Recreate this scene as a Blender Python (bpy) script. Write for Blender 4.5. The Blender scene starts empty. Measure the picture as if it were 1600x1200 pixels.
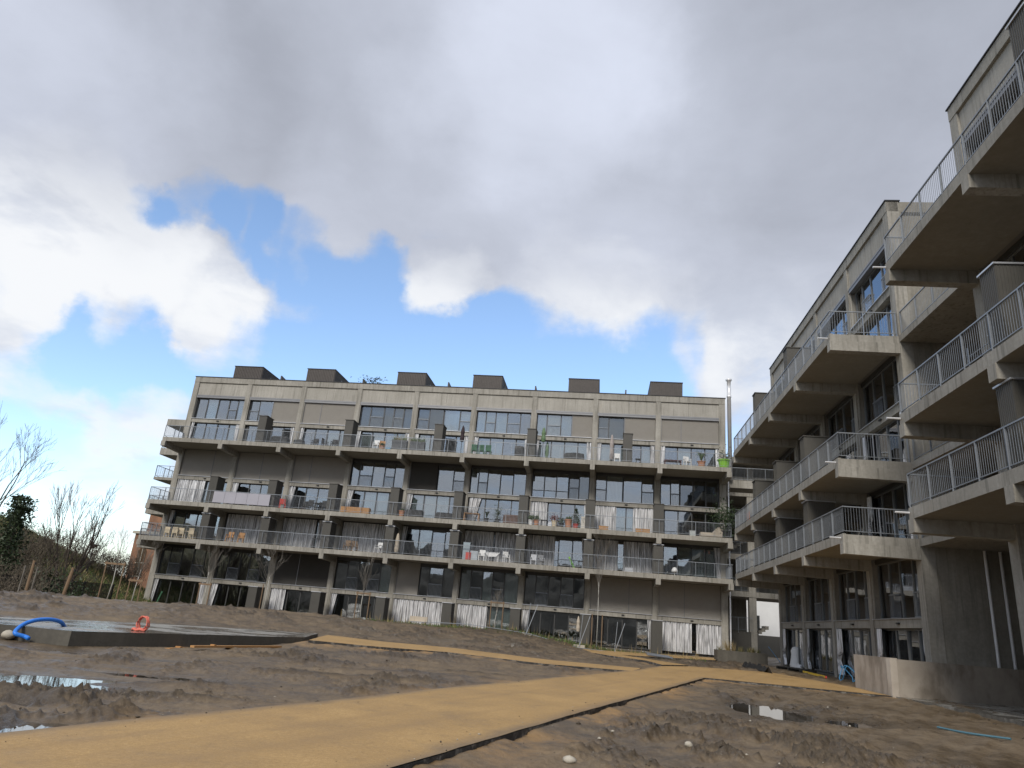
import bpy, bmesh, math, random
import numpy as np
from mathutils import Vector, Matrix

random.seed(11)
SC = bpy.context.scene
COL = SC.collection
R = math.radians

# ---------------------------------------------------------------- camera
F_PX, PITCH, ROLL, HC = 1103.1, R(18.574), R(4.961), 1.201      # solved from the two facades
_F = Vector((0, math.cos(PITCH), math.sin(PITCH)))
_U0 = Vector((0, -math.sin(PITCH), math.cos(PITCH)))
_R0 = Vector((1, 0, 0))
_R = _R0 * math.cos(ROLL) + _U0 * math.sin(ROLL)
_U = -_R0 * math.sin(ROLL) + _U0 * math.cos(ROLL)
CAM = Vector((0, 0, HC))
cd = bpy.data.cameras.new('camera'); cam = bpy.data.objects.new('camera', cd); COL.objects.link(cam)
m3 = Matrix((_R, _U, -_F)).transposed()
cam.matrix_world = Matrix.Translation(CAM) @ m3.to_4x4()
cd.sensor_width = 36; cd.lens = F_PX / 1600 * 36; cd.clip_start = .1; cd.clip_end = 3000
SC.camera = cam

def ray(px, py):
    return (_F + _R * ((px - 800) / F_PX) - _U * ((py - 600) / F_PX))
def gp(px, py, z):                       # photo pixel -> point on the level z
    d = ray(px, py); t = (z - HC) / d.z
    return Vector((d.x * t, d.y * t, z))
def atd(px, py, D):                      # photo pixel -> point at ground distance D
    d = ray(px, py); t = D / math.hypot(d.x, d.y)
    return CAM + d * t

# ---------------------------------------------------------------- world, sun, exposure
SUN_EL, SUN_AZ = R(38), R(202)           # azimuth measured clockwise from +y (behind the camera, to the left)
SKY_STRENGTH = 0.12
EXPO = 1.0
W = bpy.data.worlds.new('World'); SC.world = W; W.use_nodes = True
wt = W.node_tree; wt.nodes.clear()
def wn(t, **k):
    n = wt.nodes.new(t)
    for a, b in k.items(): setattr(n, a, b)
    return n
def wm(op, a, b=None, c=None, clamp=False):
    n = wn('ShaderNodeMath', operation=op, use_clamp=clamp)
    for i, v in enumerate((a, b, c)):
        if v is None: continue
        if isinstance(v, (int, float)): n.inputs[i].default_value = v
        else: wt.links.new(v, n.inputs[i])
    return n.outputs[0]
def wsm(x, lo, hi):
    n = wn('ShaderNodeMapRange', interpolation_type='SMOOTHSTEP')
    wt.links.new(x, n.inputs[0]); n.inputs[1].default_value = lo; n.inputs[2].default_value = hi
    return n.outputs[0]
def wmix(f, a, b):
    n = wn('ShaderNodeMix', data_type='RGBA')
    for s, v in ((0, f), (6, a), (7, b)):
        if isinstance(v, tuple): n.inputs[s].default_value = (*v, 1)
        elif isinstance(v, (int, float)): n.inputs[s].default_value = v
        else: wt.links.new(v, n.inputs[s])
    return n.outputs[2]
tc = wn('ShaderNodeTexCoord'); dirv = tc.outputs['Generated']
nrm = wn('ShaderNodeVectorMath', operation='NORMALIZE'); wt.links.new(dirv, nrm.inputs[0]); dirv = nrm.outputs[0]
sp = wn('ShaderNodeSeparateXYZ'); wt.links.new(dirv, sp.inputs[0]); dz = sp.outputs[2]
sky = wn('ShaderNodeTexSky', sky_type='NISHITA', sun_disc=False, sun_elevation=SUN_EL, sun_rotation=SUN_AZ,
         altitude=200, air_density=1.0, dust_density=0.15, ozone_density=1.6)
# cloud coordinates: the direction laid on a cloud ceiling, so clouds shrink towards the horizon
ceil_ = wm('ADD', wm('MAXIMUM', dz, 0.0), 0.22)
cv = wn('ShaderNodeVectorMath', operation='DIVIDE'); wt.links.new(dirv, cv.inputs[0])
cmb = wn('ShaderNodeCombineXYZ')
for i in range(3): wt.links.new(ceil_, cmb.inputs[i])
wt.links.new(cmb.outputs[0], cv.inputs[1])
def wnoise(vec, scale, detail, rough, off=(0, 0, 0), dist=0.0):
    mp = wn('ShaderNodeMapping'); wt.links.new(vec, mp.inputs[0]); mp.inputs['Location'].default_value = off
    n = wn('ShaderNodeTexNoise'); wt.links.new(mp.outputs[0], n.inputs['Vector'])
    n.inputs['Scale'].default_value = scale; n.inputs['Detail'].default_value = detail
    n.inputs['Roughness'].default_value = rough; n.inputs['Distortion'].default_value = dist
    return n.outputs[0]
n_big = wnoise(cv.outputs[0], 1.5, 7, .52, (3.1, 7.7, 0), .15)
n_fine = wnoise(cv.outputs[0], 4.8, 12, .60, (1.3, 2.2, 4), .25)
n_shade = wnoise(cv.outputs[0], 3.2, 8, .55, (5.5, .7, 1), .3)
n_deck = wnoise(cv.outputs[0], 1.3, 6, .50, (9.4, 1.2, 2), .4)
def wcol(vec, scale, detail, rough):
    n = wn('ShaderNodeTexNoise'); wt.links.new(vec, n.inputs['Vector'])
    n.inputs['Scale'].default_value = scale; n.inputs['Detail'].default_value = detail; n.inputs['Roughness'].default_value = rough
    return n.outputs['Color']
def warp(vec, scale, detail, rough, amt):
    s1 = wn('ShaderNodeVectorMath', operation='SUBTRACT'); wt.links.new(wcol(vec, scale, detail, rough), s1.inputs[0]); s1.inputs[1].default_value = (.5, .5, .5)
    s2 = wn('ShaderNodeVectorMath', operation='MULTIPLY_ADD'); wt.links.new(s1.outputs[0], s2.inputs[0]); s2.inputs[1].default_value = (amt,) * 3; wt.links.new(vec, s2.inputs[2])
    return s2.outputs[0]
_wn = wn('ShaderNodeVectorMath', operation='NORMALIZE'); wt.links.new(warp(dirv, 6.0, 8, .56, .20), _wn.inputs[0]); wdir = _wn.outputs[0]
def blob(px, py, rad_px, soft=1.6):
    d = ray(px, py).normalized()
    v = wn('ShaderNodeVectorMath', operation='DOT_PRODUCT'); wt.links.new(wdir, v.inputs[0]); v.inputs[1].default_value = d
    r = math.atan(rad_px / F_PX)
    return wsm(v.outputs['Value'], math.cos(r * soft), math.cos(r * .2))
def blobs(lst, start):
    acc = start
    for px, py, r, a in lst:
        b = wm('MULTIPLY', blob(px, py, r), a)
        acc = b if acc is None else wm('ADD', acc, b)
    return acc
deckness = wsm(wm('ADD', dz, wm('MULTIPLY', wm('SUBTRACT', n_big, .5), .16)), .385, .50)      # closed deck overhead
dens = wm('ADD', wm('MULTIPLY', wm('SUBTRACT', n_big, .5), .55), wm('MULTIPLY', wm('SUBTRACT', n_fine, .5), 1.2))
dens = wm('ADD', wm('ADD', dens, .16), wm('MULTIPLY', deckness, 1.0))
dens = wm('ADD', dens, wm('MULTIPLY', wsm(wm('MULTIPLY', sp.outputs[1], -1.0), -.25, .45), .55))
dens = blobs([(50, 390, 95, .6), (150, 415, 75, .55), (230, 425, 70, .55), (330, 430, 70, .45), (350, 505, 52, .80), (450, 450, 60, .45), (520, 470, 40, .3), (35, 500, 30, .5), (25, 580, 52, .85),
              (90, 615, 50, .5), (190, 640, 60, .5), (90, 690, 60, .25), (300, 605, 45, .35), (420, 590, 40, .3), (698, 442, 50, 1.2), (890, 455, 85, .85), (990, 470, 80, .65), (1130, 440, 150, .65),
              (1150, 577, 45, .65), (1070, 590, 40, .25), (1320, 420, 220, .6), (640, 575, 28, .45), (150, 800, 100, .45), (640, 300, 140, .15), (240, 720, 80, .3), (820, 545, 30, .25),
              (215, 325, 36, -.85), (290, 330, 40, -1.0), (375, 362, 50, -1.3), (430, 388, 45, -.8), (785, 495, 50, -.7), (622, 430, 40, -.6), (700, 385, 40, -.45), (520, 420, 50, -.5), (600, 470, 75, -.9), (560, 545, 90, -.75), (790, 560, 90, -.75), (500, 400, 45, -.5), (930, 600, 100, -.7), (1080, 545, 60, -.4),
              (440, 550, 70, -.75), (170, 530, 60, -1.0), (70, 540, 45, -.85), (60, 655, 40, -.5), (690, 520, 60, -.6), (260, 570, 55, -.7), (110, 735, 100, -.85), (1190, 530, 80, -.5), (1040, 540, 60, -.5), (640, 420, 30, -.3), (20, 660, 60, -.4), (330, 560, 40, -.3), (990, 560, 60, -.4)], dens)
alpha = wsm(dens, -.40, .90)
thick = wsm(dens, .30, 1.15)
lum_deck = wm('ADD', .615, wm('ADD', wm('MULTIPLY', wm('SUBTRACT', n_deck, .5), .40), wm('MULTIPLY', wm('SUBTRACT', n_fine, .5), .16)))
lum_deck = blobs([(870, 110, 130, .13), (590, 110, 140, -.05), (30, 40, 160, .13), (420, 60, 160, -.05), (150, 200, 190, -.09), (1500, 60, 300, -.11), (250, 160, 90, .06), (1350, 120, 200, -.05),
                  (720, 330, 120, .0), (300, 90, 120, -.05), (1300, 330, 200, .03), (640, 130, 60, .05), (980, 330, 150, .03)], lum_deck)
white = blobs([(60, 385, 120, .9), (170, 420, 90, .6), (30, 585, 70, 1.), (110, 640, 90, .8), (200, 650, 80, .7), (350, 510, 55, 1.), (470, 460, 60, .5), (698, 442, 48, 1.), (890, 465, 95, .9), (990, 480, 80, .55), (1140, 470, 120, .3),
               (160, 820, 90, .9), (1150, 577, 45, .5), (640, 575, 30, .6), (300, 420, 70, .3)], wm('MULTIPLY', wm('SUBTRACT', n_deck, .52), 1.2))
white = wm('MULTIPLY', wsm(wm('ADD', white, wm('MULTIPLY', wm('SUBTRACT', n_fine, .5), .7)), .15, .95), wm('SUBTRACT', 1.0, wm('MULTIPLY', deckness, .75)))
white = wm('MULTIPLY', white, wm('SUBTRACT', 1.0, wm('MULTIPLY', wsm(n_shade, .46, .64), .75)))
dk = wn('ShaderNodeCombineColor')
for i, k in enumerate((.915, .975, 1.14)): wt.links.new(wm('MULTIPLY', lum_deck, k), dk.inputs[i])
lowc = wmix(wsm(n_fine, .35, .65), (.63, .68, .79), (.78, .82, .90))
cl = wmix(white, wmix(deckness, lowc, dk.outputs[0]), (.93, .95, .98))
scl = wn('ShaderNodeVectorMath', operation='SCALE'); wt.links.new(cl, scl.inputs[0]); scl.inputs['Scale'].default_value = 2 ** -EXPO / SKY_STRENGTH
skyc = wn('ShaderNodeMix', data_type='RGBA', blend_type='MULTIPLY'); skyc.inputs[0].default_value = 1
wt.links.new(sky.outputs[0], skyc.inputs[6]); skyc.inputs[7].default_value = (1.0, 1.0, 1.0, 1)
fin = wmix(alpha, skyc.outputs[2], scl.outputs[0])
bg = wn('ShaderNodeBackground'); wt.links.new(fin, bg.inputs[0]); bg.inputs[1].default_value = SKY_STRENGTH
W.cycles.sampling_method = 'MANUAL'; W.cycles.sample_map_resolution = 512
wo = wn('ShaderNodeOutputWorld'); wt.links.new(bg.outputs[0], wo.inputs[0])

sd = bpy.data.lights.new('sun', 'SUN'); sun = bpy.data.objects.new('sun', sd); COL.objects.link(sun)
sd.energy = 1.35; sd.angle = R(16); sd.color = (1, .95, .87)
sv = Vector((math.sin(SUN_AZ) * math.cos(SUN_EL), math.cos(SUN_AZ) * math.cos(SUN_EL), math.sin(SUN_EL)))
sun.rotation_euler = sv.to_track_quat('Z', 'Y').to_euler(); sun.location = (0, -20, 40)
vs = SC.view_settings; vs.view_transform = 'Standard'; vs.look = 'None'; vs.exposure = EXPO; vs.gamma = 1; vs.use_curve_mapping = False
SC.cycles.use_denoising = True; SC.cycles.max_bounces = 8; SC.cycles.transparent_max_bounces = 12

# ---------------------------------------------------------------- materials
MATS = {}
def _base(name):
    m = bpy.data.materials.new(name); m.use_nodes = True; t = m.node_tree
    b = t.nodes['Principled BSDF']; g = t.nodes.new('ShaderNodeNewGeometry'); MATS[name] = m
    return m, t, b, g.outputs['Position']
def tnoise(t, vec, scale, detail=4, rough=.55, sc3=None, off=None):
    if sc3 or off:
        mp = t.nodes.new('ShaderNodeMapping'); t.links.new(vec, mp.inputs[0])
        if sc3: mp.inputs['Scale'].default_value = sc3
        if off: mp.inputs['Location'].default_value = off
        vec = mp.outputs[0]
    n = t.nodes.new('ShaderNodeTexNoise'); t.links.new(vec, n.inputs['Vector'])
    n.inputs['Scale'].default_value = scale; n.inputs['Detail'].default_value = detail; n.inputs['Roughness'].default_value = rough
    return n.outputs[0]
def tmath(t, op, a, b):
    n = t.nodes.new('ShaderNodeMath'); n.operation = op
    for i, v in enumerate((a, b)):
        if isinstance(v, (int, float)): n.inputs[i].default_value = v
        else: t.links.new(v, n.inputs[i])
    return n.outputs[0]
def tramp(t, f, stops):
    r = t.nodes.new('ShaderNodeValToRGB'); e = r.color_ramp.elements
    while len(e) < len(stops): e.new(.5)
    for i, (p, c) in enumerate(stops):
        e[i].position = p; e[i].color = (*c, 1) if isinstance(c, tuple) else (c, c, c, 1)
    t.links.new(f, r.inputs[0]); return r.outputs[0]
def tmix(t, f, a, b, mode='MIX'):
    n = t.nodes.new('ShaderNodeMix'); n.data_type = 'RGBA'; n.blend_type = mode
    for s, v in ((0, f), (6, a), (7, b)):
        if isinstance(v, tuple): n.inputs[s].default_value = (*v, 1)
        elif isinstance(v, (int, float)): n.inputs[s].default_value = v
        else: t.links.new(v, n.inputs[s])
    return n.outputs[2]
def tbump(t, b, h, strength, dist=.02):
    n = t.nodes.new('ShaderNodeBump'); n.inputs['Strength'].default_value = strength; n.inputs['Distance'].default_value = dist
    t.links.new(h, n.inputs['Height']); t.links.new(n.outputs[0], b.inputs['Normal'])
def mat(name, col, rough=.7, metal=0., var=.18, scale=2.5, bump=0., spec=.5):
    m, t, b, p = _base(name)
    n = tmath(t, 'ADD', tmath(t, 'MULTIPLY', tnoise(t, p, scale), .6), tmath(t, 'MULTIPLY', tnoise(t, p, scale * 9, 3), .4))
    c = tramp(t, n, [(.3, tuple(x * (1 - var) for x in col)), (.7, tuple(min(1, x * (1 + var)) for x in col))])
    t.links.new(c, b.inputs['Base Color']); b.inputs['Roughness'].default_value = rough; b.inputs['Metallic'].default_value = metal
    b.inputs['Specular IOR Level'].default_value = spec
    if bump: tbump(t, b, tnoise(t, p, scale * 14, 4), bump)
    return m
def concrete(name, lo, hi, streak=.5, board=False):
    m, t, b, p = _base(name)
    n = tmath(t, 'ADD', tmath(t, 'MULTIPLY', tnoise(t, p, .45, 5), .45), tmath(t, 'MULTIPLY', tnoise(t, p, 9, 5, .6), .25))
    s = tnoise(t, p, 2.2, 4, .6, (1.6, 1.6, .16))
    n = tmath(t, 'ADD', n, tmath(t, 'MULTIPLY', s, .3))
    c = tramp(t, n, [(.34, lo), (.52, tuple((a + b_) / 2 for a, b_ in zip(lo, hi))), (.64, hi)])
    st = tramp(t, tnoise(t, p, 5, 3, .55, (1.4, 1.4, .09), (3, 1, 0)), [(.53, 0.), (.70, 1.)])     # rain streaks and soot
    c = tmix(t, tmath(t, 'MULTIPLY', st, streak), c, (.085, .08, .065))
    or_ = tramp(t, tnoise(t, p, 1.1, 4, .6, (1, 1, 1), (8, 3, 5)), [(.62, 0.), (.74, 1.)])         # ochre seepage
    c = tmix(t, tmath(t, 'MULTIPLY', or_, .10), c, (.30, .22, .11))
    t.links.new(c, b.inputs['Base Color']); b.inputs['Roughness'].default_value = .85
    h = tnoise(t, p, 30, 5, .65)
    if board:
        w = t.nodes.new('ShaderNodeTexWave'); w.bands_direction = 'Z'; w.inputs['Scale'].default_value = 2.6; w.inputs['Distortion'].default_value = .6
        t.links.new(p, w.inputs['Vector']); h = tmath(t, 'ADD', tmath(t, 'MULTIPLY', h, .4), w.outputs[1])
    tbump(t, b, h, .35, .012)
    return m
M_CON = concrete('concrete', (.200, .186, .158), (.385, .365, .322), .55)
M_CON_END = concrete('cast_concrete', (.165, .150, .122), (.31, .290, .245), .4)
M_SOF = concrete('soffit_concrete', (.20, .180, .142), (.275, .255, .21), .0)  # darker than the slab's own concrete, deepening the shade under balconies by colour
M_PANEL = concrete('parapet_concrete', (.265, .249, .215), (.410, .388, .345), .34)
M_LOCK = mat('grey_cladding', (.066, .062, .053), .55, .0, .14, 1.2)
M_CAP = mat('aluminium_cap', (.55, .56, .58), .4, .7, .1)
M_FRAME = mat('anthracite_frame', (.055, .055, .054), .45, .2, .1)
M_BFRAME = mat('grey_aluminium_frame', (.17, .175, .175), .45, .3, .1)
M_RAIL = mat('galvanised_steel', (.26, .28, .305), .45, .45, .15, 6)
M_BLIND = mat('taupe_blind_slats', (.29, .271, .243), .5, .05, .06)
M_DBLIND = mat('black_blind_slats', (.045, .042, .038), .6, 0, .1)
M_HOUS = mat('blind_housing', (.20, .20, .205), .4, .4, .08)
M_RIB = mat('ribbed_cladding', (.068, .058, .052), .6, .1, .18, 3)
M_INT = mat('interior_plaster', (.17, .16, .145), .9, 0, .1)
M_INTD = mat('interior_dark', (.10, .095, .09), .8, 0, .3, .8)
M_NET = mat('net_curtain', (.80, .81, .80), .9, 0, .06)
M_ROOF = mat('roof_felt', (.09, .09, .09), .9)
M_PIPE = mat('steel_flue', (.72, .72, .73), .35, .35, .08)
M_WOOD = mat('raw_timber', (.19, .125, .072), .75, 0, .25, 5)
M_OWOOD = mat('orange_timber', (.42, .22, .08), .7, 0, .2, 6)
M_BARK = mat('bark', (.085, .068, .055), .9, 0, .35, 4)
M_BARKG = mat('grey_bark', (.15, .135, .115), .9, 0, .3, 4)
M_WTRUNK = mat('whitewashed_trunk', (.40, .39, .355), .85, 0, .2, 8)
M_LEAF = mat('dark_leaf', (.030, .050, .018), .6, 0, .45, 6)
M_LEAF2 = mat('green_leaf', (.06, .10, .025), .6, 0, .4, 6)
M_DRY = mat('dry_grass_blade', (.28, .21, .10), .8, 0, .3, 4)
M_MOSS = mat('ground_cover', (.075, .085, .025), .9, 0, .5, 3)
M_TWIG = mat('twig_brown', (.10, .082, .058), .9, 0, .4, 3)
M_TERRA = mat('terracotta', (.42, .20, .11), .8, 0, .15)
M_WHITE = mat('white_plastic', (.72, .72, .71), .45, 0, .05)
M_CREAM = mat('cream_plastic', (.60, .50, .34), .5, 0, .06)
M_BLACK = mat('black_cover', (.018, .018, .018), .6, 0, .3)
M_GREEN = mat('green_fabric', (.035, .12, .06), .8, 0, .2)
M_LIME = mat('lime_plastic', (.22, .50, .03), .4, 0, .08)
M_SAGE = mat('sage_canvas', (.12, .19, .10), .85, 0, .2)
M_GREYP = mat('grey_planter', (.075, .08, .085), .6, 0, .1)
M_RED = mat('red_plastic', (.55, .06, .04), .45, 0, .1)
M_BROWN = mat('brown_cover', (.11, .065, .05), .7, 0, .2)
M_BEIGE = mat('beige_fabric', (.45, .39, .31), .85, 0, .12)
M_BLUE = mat('blue_plastic_pipe', (.025, .20, .72), .4, 0, .1)
M_CORAL = mat('coral_plastic', (.66, .16, .11), .55, 0, .15, 5)
M_YEL = mat('yellow_paint', (.62, .42, .04), .5, 0, .1)
M_STONE = mat('pale_stone', (.40, .365, .30), .8, 0, .25, 5)
M_BRICK = None
M_DARKM = mat('dark_steel', (.03, .03, .032), .5, .5, .1)
M_WALLW = mat('white_render', (.66, .66, .65), .85, 0, .06, 1)
M_GRASSB = mat('green_grass_blade', (.07, .12, .02), .8, 0, .4, 2)

def mk_glass(name, tint, refl):
    m, t, b, p = _base(name)
    t.nodes.remove(b); out = t.nodes['Material Output']
    tr = t.nodes.new('ShaderNodeBsdfTransparent'); tr.inputs[0].default_value = (*tint, 1)
    gl = t.nodes.new('ShaderNodeBsdfGlossy'); gl.inputs['Roughness'].default_value = .015; gl.inputs[0].default_value = (.92, .95, 1, 1)
    bm = t.nodes.new('ShaderNodeBump'); bm.inputs['Strength'].default_value = .05; bm.inputs['Distance'].default_value = .05
    t.links.new(tnoise(t, p, .9, 2), bm.inputs['Height']); t.links.new(bm.outputs[0], gl.inputs['Normal'])
    fr = t.nodes.new('ShaderNodeFresnel'); fr.inputs[0].default_value = 1.5
    f = tmath(t, 'ADD', tmath(t, 'MULTIPLY', fr.outputs[0], .9), refl)
    mx = t.nodes.new('ShaderNodeMixShader'); t.links.new(f, mx.inputs[0]); t.links.new(tr.outputs[0], mx.inputs[1]); t.links.new(gl.outputs[0], mx.inputs[2])
    t.links.new(mx.outputs[0], out.inputs[0]); return m
M_GLASS = mk_glass('window_glass', (.72, .76, .75), .20)
M_GLASS_IB = mk_glass('window_glass_inner_blind', (.70, .74, .74), .10)

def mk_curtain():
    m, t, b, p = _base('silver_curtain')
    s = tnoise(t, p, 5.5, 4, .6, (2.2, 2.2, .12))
    c = tramp(t, s, [(.34, (.16, .16, .165)), (.45, (.40, .40, .405)), (.55, (.78, .78, .79)), (.7, (.50, .49, .48))])  # light and dark vertical streaks put fold shading and sheen into the colour
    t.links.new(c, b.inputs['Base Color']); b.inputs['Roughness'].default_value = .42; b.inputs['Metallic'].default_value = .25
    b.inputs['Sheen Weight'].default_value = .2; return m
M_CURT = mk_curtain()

def mk_path():
    m, t, b, p = _base('golden_path_surface')
    g1 = tnoise(t, p, 75, 4, .8); g2 = tnoise(t, p, .8, 5, .6); g3 = tnoise(t, p, 20, 6, .75)
    n = tmath(t, 'ADD', tmath(t, 'MULTIPLY', g1, .46), tmath(t, 'ADD', tmath(t, 'MULTIPLY', g2, .26), tmath(t, 'MULTIPLY', g3, .32)))
    c = tramp(t, n, [(.36, (.19, .110, .038)), (.47, (.345, .212, .076)), (.55, (.41, .258, .100)), (.65, (.56, .375, .172))])
    dk = tramp(t, tnoise(t, p, 2.2, 5, .65, (1, 1, 1), (4, 9, 1)), [(.56, 0.), (.78, .6)])
    c = tmix(t, dk, c, (.20, .135, .068))
    ap = t.nodes.new('ShaderNodeAttribute'); ap.attribute_name = 'edge'
    ed = tramp(t, tmath(t, 'ADD', ap.outputs['Fac'], tmath(t, 'MULTIPLY', tmath(t, 'SUBTRACT', g2, .5), 1.3)), [(.45, 0.), (.95, .75)])
    c = tmix(t, ed, c, (.17, .125, .08))
    mp = t.nodes.new('ShaderNodeMapping'); t.links.new(p, mp.inputs[0]); mp.inputs['Rotation'].default_value = (0, 0, R(24.5))
    tk = tramp(t, tnoise(t, mp.outputs[0], 2.6, 4, .6, (1., .05, 1.)), [(.52, 0.), (.66, .32)])        # wheel and foot traffic along the path
    c = tmix(t, tk, c, (.27, .17, .075))
    t.links.new(c, b.inputs['Base Color'])
    t.links.new(tramp(t, g2, [(.35, .55), (.65, .85)]), b.inputs['Roughness'])
    tbump(t, b, tmath(t, 'ADD', g1, g3), .55, .006); return m
M_PATH = mk_path()
def mk_bitu():
    m, t, b, p = _base('dark_path_edge')
    n = tnoise(t, p, 4.5, 6, .7)
    c = tramp(t, n, [(.40, (.030, .028, .027)), (.52, (.065, .060, .055)), (.60, (.20, .185, .165)), (.68, (.10, .075, .045))])
    t.links.new(c, b.inputs['Base Color']); b.inputs['Roughness'].default_value = .85; tbump(t, b, tnoise(t, p, 40, 4), .6, .01); return m
M_BITU = mk_bitu()

def mk_mud():
    m, t, b, p = _base('wet_mud')
    big = tnoise(t, p, .32, 5, .6); mid = tnoise(t, p, 2.6, 6, .65); fine = tnoise(t, p, 28, 5, .7)
    n = tmath(t, 'ADD', tmath(t, 'MULTIPLY', big, .28), tmath(t, 'ADD', tmath(t, 'MULTIPLY', mid, .38), tmath(t, 'MULTIPLY', tnoise(t, p, 13, 6, .75), .36)))
    c = tramp(t, n, [(.34, (.040, .027, .014)), (.44, (.088, .061, .034)), (.53, (.148, .107, .063)), (.68, (.235, .178, .113))])
    ac = t.nodes.new('ShaderNodeAttribute'); ac.attribute_name = 'churn'
    ch = tramp(t, tmath(t, 'ADD', ac.outputs['Fac'], tmath(t, 'MULTIPLY', tmath(t, 'SUBTRACT', mid, .5), .9)), [(.25, 0.), (.62, 1.)])
    c = tmix(t, tmath(t, 'MULTIPLY', ch, .85), c, tramp(t, fine, [(.35, (.034, .025, .015)), (.65, (.098, .072, .045))]))
    peb = tramp(t, tnoise(t, p, 70, 2, .5), [(.66, 0.), (.72, .75)])                    # pale grit
    peb = tmath(t, 'MULTIPLY', peb, tramp(t, tnoise(t, p, .55, 3, .5, (1, 1, 1), (2, 7, 0)), [(.45, 0.), (.62, 1.)]))
    c = tmix(t, peb, c, (.36, .33, .27))
    at = t.nodes.new('ShaderNodeAttribute'); at.attribute_name = 'sand'                 # spilled path sand along the edges
    sn = tmath(t, 'MULTIPLY', at.outputs['Fac'], tramp(t, mid, [(.36, 0.), (.56, 1.)]))
    c = tmix(t, sn, c, (.34, .20, .075))
    ag = t.nodes.new('ShaderNodeAttribute'); ag.attribute_name = 'green'
    gn = tmath(t, 'MULTIPLY', ag.outputs['Fac'], tramp(t, mid, [(.40, 0.), (.55, 1.)]))
    c = tmix(t, gn, c, (.055, .062, .022))
    aw = t.nodes.new('ShaderNodeAttribute'); aw.attribute_name = 'wet'; wf = aw.outputs['Fac']
    c = tmix(t, tmath(t, 'MULTIPLY', wf, .6), c, (.040, .030, .020))
    t.links.new(c, b.inputs['Base Color'])
    wet = tramp(t, tmath(t, 'ADD', tmath(t, 'MULTIPLY', big, .6), tmath(t, 'MULTIPLY', mid, .4)), [(.40, .34), (.55, .72), (.7, .9)])
    wet = tmix(t, wf, wet, (.16, .16, .16))
    t.links.new(wet, b.inputs['Roughness'])
    tbump(t, b, tmath(t, 'ADD', tmath(t, 'MULTIPLY', mid, 1.0), tmath(t, 'MULTIPLY', fine, .5)), .8, .035); return m
M_MUD = mk_mud()

def mk_water():
    m, t, b, p = _base('puddle_water')
    b.inputs['Base Color'].default_value = (.055, .045, .034, 1); b.inputs['Roughness'].default_value = .03
    b.inputs['Specular IOR Level'].default_value = .9
    tbump(t, b, tnoise(t, p, 6, 2), .03, .01); return m
M_WATER = mk_water()

def mk_slab():
    m, t, b, p = _base('wet_slab_concrete')
    n = tnoise(t, p, .7, 5, .6); w = tramp(t, n, [(.44, 0.), (.54, 1.)])
    c = tmix(t, w, (.30, .285, .25), (.13, .122, .105))
    st = tramp(t, tnoise(t, p, 5, 4, .6, (1.5, 1.5, .15)), [(.45, 1.), (.7, .62)])
    c = tmix(t, 1., c, st, 'MULTIPLY')
    t.links.new(c, b.inputs['Base Color'])
    t.links.new(tramp(t, n, [(.42, .55), (.56, .13)]), b.inputs['Roughness']); tbump(t, b, tnoise(t, p, 25, 4), .1, .01); return m
M_SLAB = mk_slab()
M_SIDE = concrete('formed_slab_side', (.055, .050, .042), (.115, .105, .085), .3)

def mk_wall():
    m, t, b, p = _base('stained_render_wall')
    n = tnoise(t, p, 1.1, 5, .6); s = tnoise(t, p, 1.0, 5, .6, (.9, .9, .45), (5, 0, 2))
    c = tramp(t, n, [(.35, (.33, .285, .235)), (.65, (.43, .38, .32))])
    c = tmix(t, tramp(t, s, [(.44, 0.), (.58, 1.)]), c, (.215, .182, .145))
    t.links.new(c, b.inputs['Base Color']); b.inputs['Roughness'].default_value = .8; tbump(t, b, tnoise(t, p, 22, 4), .25, .01); return m
M_WALL = mk_wall()

def mk_brick():
    m, t, b, p = _base('old_brick')
    mp = t.nodes.new('ShaderNodeMapping'); t.links.new(p, mp.inputs[0]); mp.inputs['Rotation'].default_value = (R(90), 0, 0)
    br = t.nodes.new('ShaderNodeTexBrick'); t.links.new(mp.outputs[0], br.inputs[0]); br.inputs['Scale'].default_value = 3.2
    br.inputs['Color1'].default_value = (.26, .115, .06, 1); br.inputs['Color2'].default_value = (.18, .08, .045, 1); br.inputs['Mortar'].default_value = (.26, .2, .15, 1)
    c = tmix(t, .6, br.outputs[0], tramp(t, tnoise(t, p, .9, 5), [(.35, (.14, .075, .045)), (.65, (.30, .15, .085))]))
    t.links.new(c, b.inputs['Base Color']); b.inputs['Roughness'].default_value = .9; return m
M_BRICK = mk_brick()
def mk_hill():
    m, t, b, p = _base('hill_grass')
    n = tmath(t, 'ADD', tmath(t, 'MULTIPLY', tnoise(t, p, .18, 5), .5), tmath(t, 'MULTIPLY', tnoise(t, p, 2.4, 5, .7), .5))
    c = tramp(t, n, [(.36, (.040, .036, .018)), (.47, (.085, .075, .026)), (.56, (.115, .105, .030)), (.68, (.13, .105, .055))])
    t.links.new(c, b.inputs['Base Color']); b.inputs['Roughness'].default_value = .95; tbump(t, b, tnoise(t, p, 5, 5, .7), .9, .25); return m
M_HILL = mk_hill()

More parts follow.
